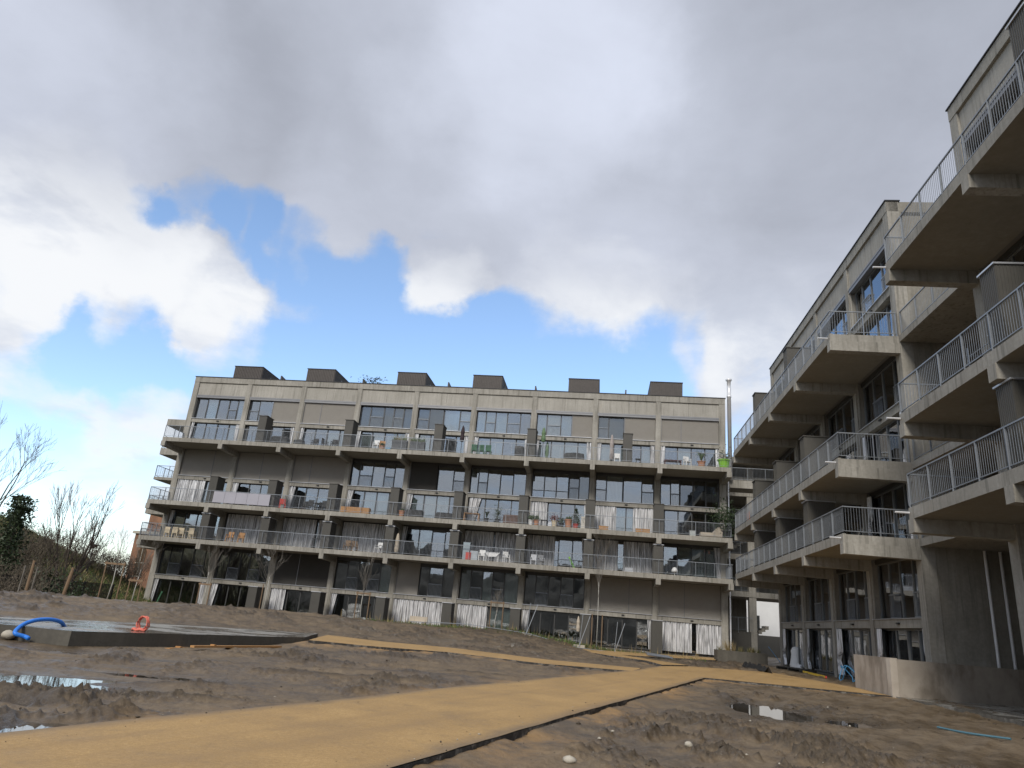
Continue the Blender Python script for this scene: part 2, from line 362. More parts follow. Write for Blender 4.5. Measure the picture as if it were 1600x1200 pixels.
# ---------------------------------------------------------------- mesh helpers
class MB:
    def __init__(s): s.v = []; s.f = []; s.mi = []
    def quad(s, a, b, c, d, m=0):
        n = len(s.v); s.v += [tuple(a), tuple(b), tuple(c), tuple(d)]; s.f.append((n, n + 1, n + 2, n + 3)); s.mi.append(m); return s
    def box(s, x0, x1, y0, y1, z0, z1, m=0):
        n = len(s.v)
        s.v += [(x0, y0, z0), (x1, y0, z0), (x1, y1, z0), (x0, y1, z0), (x0, y0, z1), (x1, y0, z1), (x1, y1, z1), (x0, y1, z1)]
        for q in ((0, 3, 2, 1), (4, 5, 6, 7), (0, 1, 5, 4), (1, 2, 6, 5), (2, 3, 7, 6), (3, 0, 4, 7)):
            s.f.append(tuple(n + i for i in q)); s.mi.append(m)
        return s
    def prism(s, poly, z0, z1, m=0, side=None):       # poly: ccw list of (x, y)
        n = len(s.v); k = len(poly)
        s.v += [(x, y, z0) for x, y in poly] + [(x, y, z1) for x, y in poly]
        s.f.append(tuple(n + i for i in reversed(range(k)))); s.mi.append(m)
        s.f.append(tuple(n + k + i for i in range(k))); s.mi.append(m)
        for i in range(k):
            j = (i + 1) % k; s.f.append((n + i, n + j, n + k + j, n + k + i)); s.mi.append(m if side is None else side)
        return s
    def tube(s, pts, rad, n=6, cap=True, m=0):
        pts = [Vector(p) for p in pts]; b = len(s.v); K = len(pts)
        if isinstance(rad, (int, float)): rad = [rad] * K
        for i, p in enumerate(pts):
            t = (pts[min(i + 1, K - 1)] - pts[max(i - 1, 0)])
            t = t.normalized() if t.length > 1e-9 else Vector((0, 0, 1))
            a = t.cross(Vector((0, 0, 1)) if abs(t.z) < .9 else Vector((1, 0, 0))).normalized(); c = t.cross(a)
            for k in range(n):
                w = 2 * math.pi * k / n; s.v.append(tuple(p + (a * math.cos(w) + c * math.sin(w)) * rad[i]))
        for i in range(K - 1):
            for k in range(n):
                k2 = (k + 1) % n; s.f.append((b + i * n + k2, b + i * n + k, b + (i + 1) * n + k, b + (i + 1) * n + k2)); s.mi.append(m)
        if cap:
            s.f.append(tuple(b + k for k in range(n))); s.mi.append(m)
            s.f.append(tuple(b + (K - 1) * n + k for k in reversed(range(n)))); s.mi.append(m)
        return s
    def lathe(s, prof, n=12, c=(0, 0, 0), m=0):       # prof: (r, z) bottom to top
        b = len(s.v)
        for r, z in prof:
            for k in range(n):
                w = 2 * math.pi * k / n; s.v.append((c[0] + r * math.cos(w), c[1] + r * math.sin(w), c[2] + z))
        for i in range(len(prof) - 1):
            for k in range(n):
                k2 = (k + 1) % n; s.f.append((b + i * n + k, b + i * n + k2, b + (i + 1) * n + k2, b + (i + 1) * n + k)); s.mi.append(m)
        s.f.append(tuple(b + k for k in reversed(range(n)))); s.mi.append(m)
        s.f.append(tuple(b + (len(prof) - 1) * n + k for k in range(n))); s.mi.append(m)
        return s
    def leaves(s, pts, size, rnd, m=0, up=.3):        # little bent leaf quads
        for p in pts:
            d = Vector((rnd.gauss(0, 1), rnd.gauss(0, 1), rnd.gauss(0, 1) + up)).normalized()
            e = d.cross(Vector((rnd.gauss(0, 1), rnd.gauss(0, 1), rnd.gauss(0, 1)))).normalized(); L = size * rnd.uniform(.6, 1.4)
            p = Vector(p); s.quad(p - e * L * .28, p + d * L * .5 - e * L * .1, p + d * L, p + d * L * .45 + e * L * .34, m)
        return s
    def mesh(s, name, mats, smooth=False):
        me = bpy.data.meshes.new(name); me.from_pydata(s.v, [], s.f)
        if not isinstance(mats, (list, tuple)): mats = [mats]
        for m in mats: me.materials.append(m)
        if len(mats) > 1: me.polygons.foreach_set('material_index', s.mi)
        if smooth: me.polygons.foreach_set('use_smooth', [True] * len(s.f))
        me.update(); return me
    def build(s, name, mats, parent=None, loc=(0, 0, 0), rot=0., smooth=False):
        return mk(name, s.mesh(name, mats, smooth), parent, loc, rot)
def mk(name, me, parent=None, loc=(0, 0, 0), rot=0., scale=None):
    o = bpy.data.objects.new(name, me); COL.objects.link(o); o.location = loc; o.rotation_euler = (0, 0, rot)
    if scale: o.scale = scale
    if parent: o.parent = parent
    return o
def thing(name, label, cat, loc=(0, 0, 0), rot=0., group=None):
    o = mk(name, None, None, loc, rot); return tag(o, label, cat, group)
def tag(o, label, cat, group=None):
    o['label'] = label; o['category'] = cat
    if group: o['group'] = group
    return o
def struct(o, kind='structure'): o['kind'] = kind; return o
CACHE = {}
def cached(key, fn):
    if key not in CACHE: CACHE[key] = fn()
    return CACHE[key]
ORD = ['first', 'second', 'third', 'fourth', 'fifth', 'sixth', 'seventh', 'eighth', 'ninth', 'tenth', 'eleventh', 'twelfth']

# ---------------------------------------------------------------- the two blocks: shared levels and modules
BA, H = 5.4, 20.89
SLAB = {1: (5.25, 5.58), 2: (8.32, 8.65), 3: (13.86, 14.19)}          # balcony slabs, bottom and top
BEAM = [(2.28, 2.63), (11.05, 11.39), (16.45, 16.80)]                 # beams between the two storeys of each flat
ST = {0: (.03, 2.26), 1: (2.65, 5.05), 2: (5.60, 8.12), 3: (8.67, 11.03), 4: (11.41, 13.66), 5: (14.21, 16.43), 6: (16.82, 18.84)}
DEP = 2.83
A_ORG, A_ROT = Vector((-29.923, 64.558, 0)), R(-8.246)
B_BAY = 5.479
B_ORG, B_ROT = Vector((16.422 + 4 * B_BAY * math.cos(R(82.33)), 27.855 + 4 * B_BAY * math.sin(R(82.33)), 0)), R(82.33 - 180)
def loc2w(org, rot, u, y, z):
    return Vector((org.x + u * math.cos(rot) - y * math.sin(rot), org.y + u * math.sin(rot) + y * math.cos(rot), z))
def on_plane(org, rot, px, py, y):                    # pixel ray met with a plane parallel to a facade -> (u, z)
    n = Vector((-math.sin(rot), math.cos(rot), 0)); p0 = org + n * y; d = ray(px, py)
    t = (p0 - CAM).dot(n) / d.dot(n); q = CAM + d * t
    return (q - org).dot(Vector((math.cos(rot), math.sin(rot), 0))), q.z

def pane_mesh(m): return cached(('pane', m.name), lambda: MB().box(0, 1, -.5, .5, 0, 1).mesh('pane', m))
def guard_mesh(w):
    w = round(w, 1)
    def f():
        b = MB(); b.box(0, w, -.02, .02, .98, 1.02).box(0, w, -.015, .015, .06, .09)
        n = max(4, int(w / .105))
        for i in range(n + 1): x = .01 + (w - .02) * i / n; b.box(x - .007, x + .007, -.007, .007, .09, .98)
        return b.mesh('guard_rail', M_RAIL)
    return cached(('guard', w), f)
def blind_mesh(mt):
    def f():
        b = MB(); n = 30
        for i in range(n):
            z0 = i / n; z1 = (i + 1) / n
            b.quad((0, 0, z0), (1, 0, z0), (1, -.022, z0 + .55 / n), (0, -.022, z0 + .55 / n)); b.quad((0, -.022, z0 + .55 / n), (1, -.022, z0 + .55 / n), (1, 0, z1), (0, 0, z1))
        b.box(0, 1, 0, .01, 0, 1); return b.mesh('roller_blind', mt)
    return cached(('blind', mt.name), f)
def net_mesh():
    def f():
        b = MB(); n = 46; r = random.Random(3)
        xs = [i / n for i in range(n + 1)]; ys = [.05 * math.sin(i * 1.5 + r.uniform(-.4, .4)) for i in range(n + 1)]
        for i in range(n): b.quad((xs[i], ys[i], 0), (xs[i + 1], ys[i + 1], 0), (xs[i + 1], ys[i + 1], 1), (xs[i], ys[i], 1))
        return b.mesh('net_curtain', M_NET, True)
    return cached('net', f)

def window(root, u0, u1, z0, z1, pat, y, fm, glass=None, net=(), ib=False, solid_left=0., gx=0):
    """pat: list of (weight, kind); F fixed, D leaf with guard rail, T fixed with low transom"""
    glass = glass or (M_GLASS_IB if ib else M_GLASS)
    fw = .055; b = MB(); W_ = u1 - u0 - solid_left; tot = sum(p[0] for p in pat); x = u0 + solid_left; cells = []
    b.box(u0, u1, -.05, .05, z0, z0 + fw).box(u0, u1, -.05, .05, z1 - fw, z1).box(u0, u0 + fw, -.05, .05, z0 + fw, z1 - fw).box(u1 - fw, u1, -.05, .05, z0 + fw, z1 - fw)
    if solid_left: b.box(u0 + fw, u0 + solid_left, -.03, .04, z0 + fw, z1 - fw)
    for i, (w, k) in enumerate(pat):
        xa = x + (fw if (i == 0 and not solid_left) else fw * .8); x += W_ * w / tot; xb = x - (fw if i == len(pat) - 1 else fw * .8)
        if i < len(pat) - 1: b.box(x - fw * .8, x + fw * .8, -.052, .052, z0 + fw, z1 - fw)
        if k == 'D': b.box(xa, xb, -.045, .045, z0 + 1.0, z0 + 1.05)
        if k == 'T': b.box(xa, xb, -.045, .045, z0 + .62, z0 + .67)
        cells.append((xa, xb, k))
    wo = b.build('window', fm, root, (0, y, 0))
    for i, (xa, xb, k) in enumerate(cells):
        spans = [(z0 + fw, z1 - fw)]
        if k == 'D': spans = [(z0 + fw, z0 + 1.0), (z0 + 1.05, z1 - fw)]
        if k == 'T': spans = [(z0 + fw, z0 + .62), (z0 + .67, z1 - fw)]
        for za, zb in spans:
            po = mk('pane', pane_mesh(glass), wo, (xa, 0, za), 0, (xb - xa, .012, zb - za)); po.rotation_euler = (R(random.gauss(0, .55)), 0, R(random.gauss(0, .35)))
        if k == 'D' and gx == 0: mk('guard_rail', guard_mesh(xb - xa), wo, (xa, -.12, z0), 0, ((xb - xa) / round(xb - xa, 1), 1, 1))
        if i in net: mk('net_curtain', net_mesh(), wo, (xa, .12, z0 + .06), 0, (xb - xa, 1, z1 - z0 - .12))
    if ib: mk('inner_blind', blind_mesh(M_BLIND), wo, (u0 + .06, .14, z0 + .06), 0, (u1 - u0 - .12, 1, z1 - z0 - .12))
    return wo

def rail_mesh(w):
    w = round(w, 3)
    def f():
        b = MB(); b.box(0, w, -.025, .025, 1.06, 1.10).box(0, w, -.015, .015, .10, .125)
        n = int(round(w / .108))
        for i in range(n):
            x = w * (i + .5) / n; b.box(x - .0052, x + .0052, -.0052, .0052, .125, 1.06)
        k = max(1, int(round(w / 1.35)))
        for i in range(k):
            x = w * i / k + .02; b.box(x - .012, x + .012, -.035, .035, -.18, 1.06)
        return b.mesh('railing', M_RAIL)
    return cached(('rail', w), f)

def block_frame(root, cols, y_back=11., lvl=(1, 2, 3), corb=None, slab_spans=None, rail_fm=None, jitter=0):
    """columns, beams, parapet, slabs with corbels and railings for the columns at positions cols"""
    cw = .21
    n = len(cols) - 1
    for k, u in enumerate(cols):
        w = .30 if k in (0, n) else cw
        b = MB().box(u - w if k != 0 else u - .22, u + w if k != n else u + .22, 0, .52, -.6, H - .02)
        if k not in (0, n): b.box(u + .215, u + .29, .06, .13, .2, 20.3)                    # downpipe slot beside the column
        b.build('column', M_CON, root)
    MB().box(cols[0] - .22, cols[-1] + .22, -.02, .5, 20.36, H).build('roof_beam', M_CON, root)
    MB().box(cols[0] - .27, cols[-1] + .27, -.07, .6, H, H + .05).build('roof_edge_flashing', M_DARKM, root)
    for k in range(n):
        a, c = cols[k] + (.30 if k == 0 else cw), cols[k + 1] - (.30 if k == n - 1 else cw)
        mj = a + (c - a) * (.5 + .02 * ((k * 7) % 5 - 2))
        for pa_, pc_, py0 in ((a, mj - .006, .090), (mj + .006, c, .094)): MB().box(pa_, pc_, py0, .3, 19.14, 20.36).build('parapet_panel', M_PANEL, root)
        MB().box(a, c, .03, .3, 18.85, 19.13).box(a, c, .01, .3, 19.02, 19.06).build('blind_housing', M_HOUS, root)
        for j, (z0, z1) in enumerate(BEAM):
            bo = MB().box(a, c, .05, .42, z0, z1).build('beam', M_CON, root)
            MB().box(a - .0, c, -.03, .38, z1 + .002, z1 + .032).build('sill', M_CAP, bo)
            mm = (a + c) / 2 + .2
            MB().box(mm - .11, mm + .11, -.04, .05, z0 + .14, z0 + .21).build('wall_lamp', M_DARKM, bo)
    for L in lvl:
        z0, z1 = SLAB[L]
        for k in range(n):
            a = cols[k] - (.15 if k == 0 else -.006); c = cols[k + 1] + (.15 if k == n - 1 else -.006)
            b = MB().prism([(a, -DEP), (c, -DEP), (c, .06), (a, .06)], z0, z1)
            b.box(a, c, -DEP - .0, -DEP + .12, z1, z1 + .03)
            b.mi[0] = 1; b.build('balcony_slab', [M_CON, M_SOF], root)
            MB().box(a + .01, c - .01, .062, 6.0, z0 + .02, z1 - .01).build('floor_slab', M_INT, root)
            mk('railing', rail_mesh(c - a), root, (a, -DEP + .07, z1 + .03))
        for k, u in enumerate(cols):
            s = .19
            b = MB(); prof = [(-DEP - .03, z0 - .004), (-DEP - .03, z0 - .43), (-.0, z0 - .47), (-.0, z0 - .004)]
            vv = len(b.v)
            for x in (u - s, u + s):
                for (yy, zz) in prof: b.v.append((x, yy, zz))
            k5 = len(prof)
            b.f.append(tuple(range(vv, vv + k5))); b.f.append(tuple(reversed(range(vv + k5, vv + 2 * k5)))); b.mi += [0, 0]
            for i in range(k5):
                j = (i + 1) % k5; b.f.append((vv + j, vv + i, vv + k5 + i, vv + k5 + j)); b.mi.append(0)
            b.build('corbel', M_CON, root)
    # inner floors, party walls, back, roof
    for z in (0.0, 2.62, 11.38, 16.79):
        MB().box(cols[0] + .3, cols[-1] - .3, .44, 6.0, z - .22, z - .01).build('floor_slab', M_INT, root)
    for k in range(1, n): MB().box(cols[k] - .1, cols[k] + .1, .53, 6.0, -.2, 20.3).build('party_wall', M_INT, root)
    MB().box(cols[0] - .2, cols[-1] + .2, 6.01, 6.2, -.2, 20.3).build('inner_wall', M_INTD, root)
    MB().box(cols[0] - .2, cols[-1] + .2, .61, y_back - .01, H - .75, H - .55).build('roof', M_ROOF, root)
    for u in (cols[0] - .2, cols[-1]):
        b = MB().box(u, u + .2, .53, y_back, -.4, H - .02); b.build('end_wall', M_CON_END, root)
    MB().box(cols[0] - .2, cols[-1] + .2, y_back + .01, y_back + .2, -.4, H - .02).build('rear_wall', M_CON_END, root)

def locker(root, u, lvl_z, h, cap=True, w=.72, y0=-DEP + .2, d=1.25):
    b = MB().box(u - w / 2, u + w / 2, y0, y0 + d, lvl_z, lvl_z + h)
    o = b.build('storage_locker', M_LOCK, root)
    MB().box(u - w / 2 - .05, u + w / 2 + .05, y0 - .05, y0 + d + .05, lvl_z + h + .001, lvl_z + h + .05).build('cap', M_CAP if cap else M_LOCK, o)
    r = MB()
    n = 9
    for i in range(n): x = u - w / 2 + w * (i + .5) / n; r.box(x - .012, x + .012, y0 - .012, y0, lvl_z + .02, lvl_z + h - .01)
    nd = 15
    for i in range(nd):
        yy = y0 + d * (i + .5) / nd; r.box(u + w / 2, u + w / 2 + .012, yy - .012, yy + .012, lvl_z + .02, lvl_z + h - .01); r.box(u - w / 2 - .012, u - w / 2, yy - .012, yy + .012, lvl_z + .02, lvl_z + h - .01)
    r.build('cladding_ribs', M_LOCK, o)
    return o

def curtain_mesh(w, h, seed, pinch_top=1., pinch_bot=1., tie=None, side='l'):
    rnd = random.Random(seed); nx = max(24, int(w / .022)); nz = 16; b = MB(); ph = 0; phs = []; am = []
    for i in range(nx + 1):
        phs.append(ph); ph += .52 * (.4 + 1.2 * abs(math.sin(i * .07 + seed))) * rnd.uniform(.7, 1.3); am.append(.9 + .45 * math.sin(i * .31 + seed) + rnd.uniform(-.1, .1))
    wob = [rnd.uniform(-1, 1) for _ in range(nx + 1)]
    for j in range(nz + 1):
        t = j / nz; pw = pinch_bot + (pinch_top - pinch_bot) * t
        if tie is not None: pw *= 1 - .72 * math.exp(-((t - tie) / .13) ** 2)
        for i in range(nx + 1):
            s = i / nx
            x = s * w * pw if side == 'l' else w - (1 - s) * w * pw
            if side == 'c': x = w / 2 + (s - .5) * w * pw
            x += wob[i] * .02 * (1 - t)
            b.v.append((x, .075 * am[i] * math.sin(phs[i]) * (1.25 - .6 * t), t * h))
    for j in range(nz):
        for i in range(nx):
            a = j * (nx + 1) + i; b.f.append((a, a + 1, a + nx + 2, a + nx + 1)); b.mi.append(0)
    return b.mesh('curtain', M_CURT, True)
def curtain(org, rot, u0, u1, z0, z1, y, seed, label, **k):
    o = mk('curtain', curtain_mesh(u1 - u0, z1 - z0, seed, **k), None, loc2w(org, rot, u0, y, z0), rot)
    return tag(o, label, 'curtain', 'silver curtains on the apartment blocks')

# ---------------------------------------------------------------- terrain
from mathutils.geometry import tessellate_polygon
def _h2(ix, iy, s):
    h = (ix * 374761393 + iy * 668265263 + s * 1442695041) & 0xffffffff
    h = ((h ^ (h >> 13)) * 1274126177) & 0xffffffff
    return ((h ^ (h >> 16)) & 0xffff) / 65535.
def vnoise(x, y, s=0):
    ix = np.floor(x).astype(np.int64); iy = np.floor(y).astype(np.int64); fx = x - ix; fy = y - iy
    fx = fx * fx * (3 - 2 * fx); fy = fy * fy * (3 - 2 * fy)
    return ((_h2(ix, iy, s) * (1 - fx) + _h2(ix + 1, iy, s) * fx) * (1 - fy) + (_h2(ix, iy + 1, s) * (1 - fx) + _h2(ix + 1, iy + 1, s) * fx) * fy) - .5
def fbm(x, y, o=4, s=0, g=.5):
    r = 0; a = 1.
    for i in range(o):
        c, q = math.cos(.7 * i), math.sin(.7 * i)
        r = r + a * vnoise((x * c - y * q) * 2 ** i, (x * q + y * c) * 2 ** i, s + i); a *= g
    return r
def P2(px, py, z): v = gp(px, py, z); return (v.x, v.y)
# paths, outlines read from the photograph and laid on the ground
main_poly = [(-5.6, -4.2), P2(608, 1200, -.1), P2(794, 1146, -.1), P2(917, 1110, -.1), P2(1000, 1087.5, -.1), P2(1101, 1059, -.1)]
main_poly += [P2(1394, 1087.5, -.1), P2(1337, 1074, -.1), P2(1206, 1050, -.08), P2(1079, 1041, -.1), P2(1035, 1040, -.1),
              P2(993, 1046.5, -.1), P2(700, 1074, -.1), P2(500, 1096, -.1), P2(219, 1122, -.1), P2(0, 1145, -.1), (-9.6, -4.2)]
back_pts = [(482, 1000, .13, 512, 992, .13), (580, 1009.5, .07, 600, 1002.5, .07), (700, 1019, .0, 705, 1012, .0), (850, 1037, -.07, 858, 1031, -.07), (988, 1048.5, -.1, 1002, 1044, -.1)]
back_lo = [P2(a, b_, z) + (z,) for a, b_, z, *_ in back_pts]; back_hi = [P2(c, d, z) + (z,) for *_, c, d, z in back_pts]
slip_poly = [P2(1035, 1040, -.08), P2(1075, 1040.5, -.08), P2(1022, 1030.5, -.02), P2(972, 1022, .0), P2(1118, 1030.5, .0), P2(1120, 1027, 0.), P2(905, 1012.5, .0), P2(902, 1014.5, .0), P2(947, 1022, .0), P2(1010, 1032, -.04)]
slab_poly = [P2(112, 986, .15), P2(475, 997, .13), P2(497, 990.6, .13), P2(375, 982, .15), P2(219, 973, .15), P2(0, 964, .15), P2(-60, 961, .15), P2(-60, 973, .15), P2(0, 975, .15)]

ctrl = []
def cz(px, py, z): ctrl.append((*P2(px, py, z), z))
def cd_(px, py, D): p = atd(px, py, D); ctrl.append((p.x, p.y, p.z))
for x, y in [(-30, -10), (0, -12), (30, -10), (-25, 5), (-12, 0), (0, 0), (6, 4), (14, 8), (26, 6), (34, 25), (-8, 12), (3, 14), (9, 18), (14, 20), (0, 22), (-4, 20), (-3, 8)]: ctrl.append((x, y, -.20))
for p in [(0, 997), (112, 1006), (336, 1008), (437, 1009), (600, 1040), (800, 1050), (-100, 990)]: cz(*p, -.15)
for a, b_, z, c, d, z2 in back_pts: cz(a, b_ + 1.5, z - .05)
for p in [(560, 1016), (700, 1028), (850, 1045)]: cz(*p, -.12)
for a, b_, z, c, d, z2 in back_pts: cz(c, d, z2 - .06)
# front foot of the mound (behind slab and back path), its slope and its crest
for p in [(-80, 960), (0, 963), (120, 967), (219, 972), (375, 981), (497, 989)]: cz(*p, .10)
for p, D in [((-100, 920), 38), ((0, 925), 38), ((90, 929), 39), ((180, 933), 40), ((330, 946), 42), ((430, 950), 45), ((520, 962), 45), ((645, 974), 47), ((740, 982), 48), ((830, 990), 49), ((890, 1004), 49)]: cd_(*p, D)
for px_ in (-100, 0, 90, 180, 260, 330, 430):
    for D, z in ((48, .40), (55, .15)):
        p = atd(px_, 930, D); ctrl.append((p.x, p.y, z))
for p, D in [((0, 940), 31), ((180, 948), 32), ((330, 960), 33), ((430, 968), 35), ((520, 978), 36), ((700, 1000), 36), ((850, 1022), 36)]: cd_(*p, D)
for k in (4, 6): w_ = loc2w(A_ORG, A_ROT, k * BA, -3.4, .15); ctrl.append((w_.x, w_.y, .42 - .05 * k))
for k in (-3, 0, 3, 6, 9): w_ = loc2w(A_ORG, A_ROT, k * BA, 1, 0); ctrl.append((w_.x, w_.y, -.12))
for p in [(930, 1016), (1000, 1028), (1060, 1036), (1118, 1030), (1200, 1046), (1300, 1064)]: cz(*p, -.10)
for u in (0, 8, 16, 24, 34): 
    for y in (-1, 6): w_ = loc2w(B_ORG, B_ROT, u, y, 0); ctrl.append((w_.x, w_.y, -.12))
for x, y in [(-70, 30), (-60, 60), (-45, 95), (0, 100), (60, 80), (70, 20), (60, -30), (-60, -30), (0, -50)]: ctrl.append((x, y, -.15))
C = np.array(ctrl)
def _tps(r2): return np.where(r2 > 1e-12, .5 * r2 * np.log(r2 + 1e-12), 0)
_n = len(C); _d2 = ((C[:, None, :2] - C[None, :, :2]) ** 2).sum(-1)
_K = _tps(_d2) + np.eye(_n) * 6.0; _P = np.c_[np.ones(_n), C[:, :2]]
_sol = np.linalg.solve(np.block([[_K, _P], [_P.T, np.zeros((3, 3))]]), np.r_[C[:, 2], np.zeros(3)])
def tps(x, y):
    out = _sol[_n] + _sol[_n + 1] * x + _sol[_n + 2] * y
    for i in range(_n): out = out + _sol[i] * _tps((x - C[i, 0]) ** 2 + (y - C[i, 1]) ** 2)
    return out
def inpoly(x, y, poly):
    c = np.zeros(x.shape, bool); n = len(poly)
    for i in range(n):
        x1, y1 = poly[i][:2]; x2, y2 = poly[(i + 1) % n][:2]
        if y1 == y2: continue
        c ^= ((y1 > y) != (y2 > y)) & (x < (x2 - x1) * (y - y1) / (y2 - y1) + x1)
    return c
def pdist(x, y, poly):
    d = np.full(x.shape, 1e9); n = len(poly)
    for i in range(n):
        x1, y1 = poly[i][:2]; x2, y2 = poly[(i + 1) % n][:2]; L = (x2 - x1) ** 2 + (y2 - y1) ** 2 + 1e-9
        t = np.clip(((x - x1) * (x2 - x1) + (y - y1) * (y2 - y1)) / L, 0, 1)
        d = np.minimum(d, np.hypot(x - x1 - t * (x2 - x1), y - y1 - t * (y2 - y1)))
    return d
back_poly = [p[:2] for p in back_lo] + [p[:2] for p in reversed(back_hi)]
def vang(px, py): p = P2(px, py, -.22); return -math.atan2(p[0], p[1])
PUD = [(*P2(45, 1063, -.22), 1.5, 1.1, .1), (*P2(20, 1135, -.22), .95, .62, .05), (*P2(235, 1053, -.22), 1.2, .22, .05), (*P2(10, 1094, -.22), .5, .22, 0.), (*P2(110, 1018, -.22), 1.6, .5, 0.),
       (*P2(1215, 1111, -.22), .95, 2.0, vang(1215, 1111)), (*P2(1160, 1098, -.22), .5, 1.3, vang(1160, 1098)), (*P2(1330, 1127, -.22), .62, 1.2, vang(1330, 1127)), (*P2(265, 1058, -.22), .9, .16, .1)]
A_END = loc2w(A_ORG, A_ROT, 0, 0, 0)
def ground_z(x, y, detail=True):
    z = np.clip(tps(x, y), -.4, 1.0); far = np.hypot(x, y)
    z = np.where(far > 85, -.15, z)
    wet = np.zeros(x.shape); churn = np.zeros(x.shape); sand = np.zeros(x.shape); green = np.zeros(x.shape)
    amp = np.ones(x.shape)
    if detail:
        rough = np.clip(.55 + 1.8 * fbm(x * .25, y * .25, 3, 5), .08, 1.5)
        cl = fbm(x * 1.3 + .4 * vnoise(x * 2, y * 2, 3), y * 1.3, 6, 20, .58)
        clod = np.maximum(cl - .02, 0)
        def ridge(k, sd): return .5 - np.abs(2 * vnoise(x * k, y * k, sd))
        # ruts left by wheels: across the left field, and slanting over the right one
        a = .16; w = (-x * math.sin(a) + y * math.cos(a)) + .45 * fbm(x * .25, y * .25, 2, 9)
        brk = np.clip(.4 + 2.2 * fbm(x * .35, y * .5, 3, 13), 0, 1)
        rut = (1 - np.abs(np.sin(w * 1.9))) ** 4 * brk - .35 * (np.sin(w * 3.8) > .55) * .6 + np.sin(w * 9.1 + 1) * .10
        leftf = 1 / (1 + np.exp((x - .45 * y + 4.5) * 1.2))
        a2 = 1.0; w2 = (-x * math.sin(a2) + y * math.cos(a2)) + .5 * fbm(x * .2, y * .2, 2, 33)
        rut2 = (1 - np.abs(np.sin(w2 * 1.6))) ** 3 * brk + np.sin(w2 * 13) * .16
        mound = np.clip((z + .05) / .4, 0, 1)
        cz_ = np.clip((cl + .10) * 3.2, 0, 1) * np.clip(rough, 0, 1)
        lump = np.maximum(.5 - np.abs(2 * vnoise(x * 6.5, y * 6.5, 41)), 0) + .6 * np.maximum(.5 - np.abs(2 * vnoise(x * 13, y * 13, 43)), 0)
        churn = np.clip(cz_ * (.35 + 1.1 * lump) + brk * leftf * (1 - np.abs(np.sin(w * 1.9))) ** 5 * .7, 0, 1)
        d = rough * (clod * .16 + .03 * ridge(2.1, 40)) + cz_ * lump * .17 + .012 * vnoise(x * 9, y * 9, 42) + cz_ * .022 * vnoise(x * 27, y * 27, 44) + .004 * vnoise(x * 38, y * 38, 45) + (.11 * rut * leftf + .075 * rut2 * (1 - leftf)) * (1 - mound)
        d += mound * (-.10 + .10 * fbm(x * .9, y * .9, 4, 70) + .10 * np.maximum(fbm(x * 2.4, y * 2.4, 4, 77, .6), 0) + .05 * ridge(2.1, 79))
        dm = 1e9 * np.ones(x.shape)
        for poly in (main_poly, back_poly, slip_poly, slab_poly):
            dm = np.minimum(dm, pdist(x, y, poly))
        fade = np.clip(dm / .9, .12, 1); d = d * fade - .02
        dmain = np.minimum(pdist(x, y, main_poly), pdist(x, y, slip_poly)); dmb = np.minimum(dmain, pdist(x, y, back_poly))
        sand = np.exp(-(dmb / .55) ** 2) * np.clip(.7 + 1.6 * fbm(x * .8, y * .8, 3, 91), 0, 1.2)
        amp = np.clip((90 - far) / 30, 0, 1)
        z = z + d * amp; churn = churn * np.clip(dmb / .7, .1, 1)
        lip = np.exp(-(dmain / .38) ** 2); z = z * (1 - lip) + lip * np.minimum(-.135 - .05 * np.clip(2 * fbm(x * 1.7, y * 1.7, 3, 15) + .4, 0, 1.2), -.12)
        tb0 = np.clip((x - back_lo[0][0]) / (back_lo[-1][0] - back_lo[0][0]), 0, 1); lb = np.exp(-(pdist(x, y, back_poly) / .55) ** 2) * np.clip(dmain / .8, 0, 1)
        z = z * (1 - lb) + lb * np.minimum(z + .2, .13 - .24 * tb0 - .05 - .05 * np.clip(2 * fbm(x * 1.5, y * 1.5, 3, 16) + .4, 0, 1.2))
        for px_, py_, rx, ry, an in PUD:
            c, s = math.cos(an), math.sin(an); ex = ((x - px_) * c + (y - py_) * s) / rx; ey = (-(x - px_) * s + (y - py_) * c) / ry
            g = np.exp(-(ex ** 2 + ey ** 2) * .9); g = g * np.clip((dmain - .15) / .5, 0, 1); wet = np.maximum(wet, np.clip(np.sqrt(g) * 1.6 - .45, 0, 1)); z = z * (1 - .92 * g) + (-.33) * .92 * g
    for poly, zz in ((main_poly, -.26), (slip_poly, -.22), (slab_poly, -.25)):
        z = np.where(inpoly(x, y, poly) & (z > zz), zz, z)
    ib_ = inpoly(x, y, back_poly)
    if ib_.any():
        tb = np.clip((x - back_lo[0][0]) / (back_lo[-1][0] - back_lo[0][0]), 0, 1); z = np.where(ib_, np.minimum(z, .13 - .26 * tb - .12), z)
    # keep ground below the floors of the two blocks
    for org, rot, u0, u1 in ((A_ORG, A_ROT, -1, 62), (B_ORG, B_ROT, -3, 40)):
        rx, ry = x - org.x, y - org.y; u = rx * math.cos(rot) + ry * math.sin(rot); v = -rx * math.sin(rot) + ry * math.cos(rot)
        k = (u > u0) & (u < u1); s_ = np.clip((v + 1.6) / 1.2, 0, 1)
        z = np.where(k & (v > -1.6), z * (1 - s_) + (-.12) * s_, z)
    green = np.zeros(x.shape)
    rx, ry = x - A_ORG.x, y - A_ORG.y; u = rx * math.cos(A_ROT) + ry * math.sin(A_ROT); v = -rx * math.sin(A_ROT) + ry * math.cos(A_ROT)
    green = np.exp(-((v + 9.0) / 3.0) ** 2) * np.clip((u - 20) / 4, 0, 1) * np.clip((46 - u) / 3, 0, 1)
    ground_z.churn = churn; ground_z.wet = wet
    return z, np.clip(sand, 0, 1), np.clip(green, 0, 1)
def gz(x, y):
    z, _, _ = ground_z(np.array([float(x)]), np.array([float(y)])); return float(z[0])

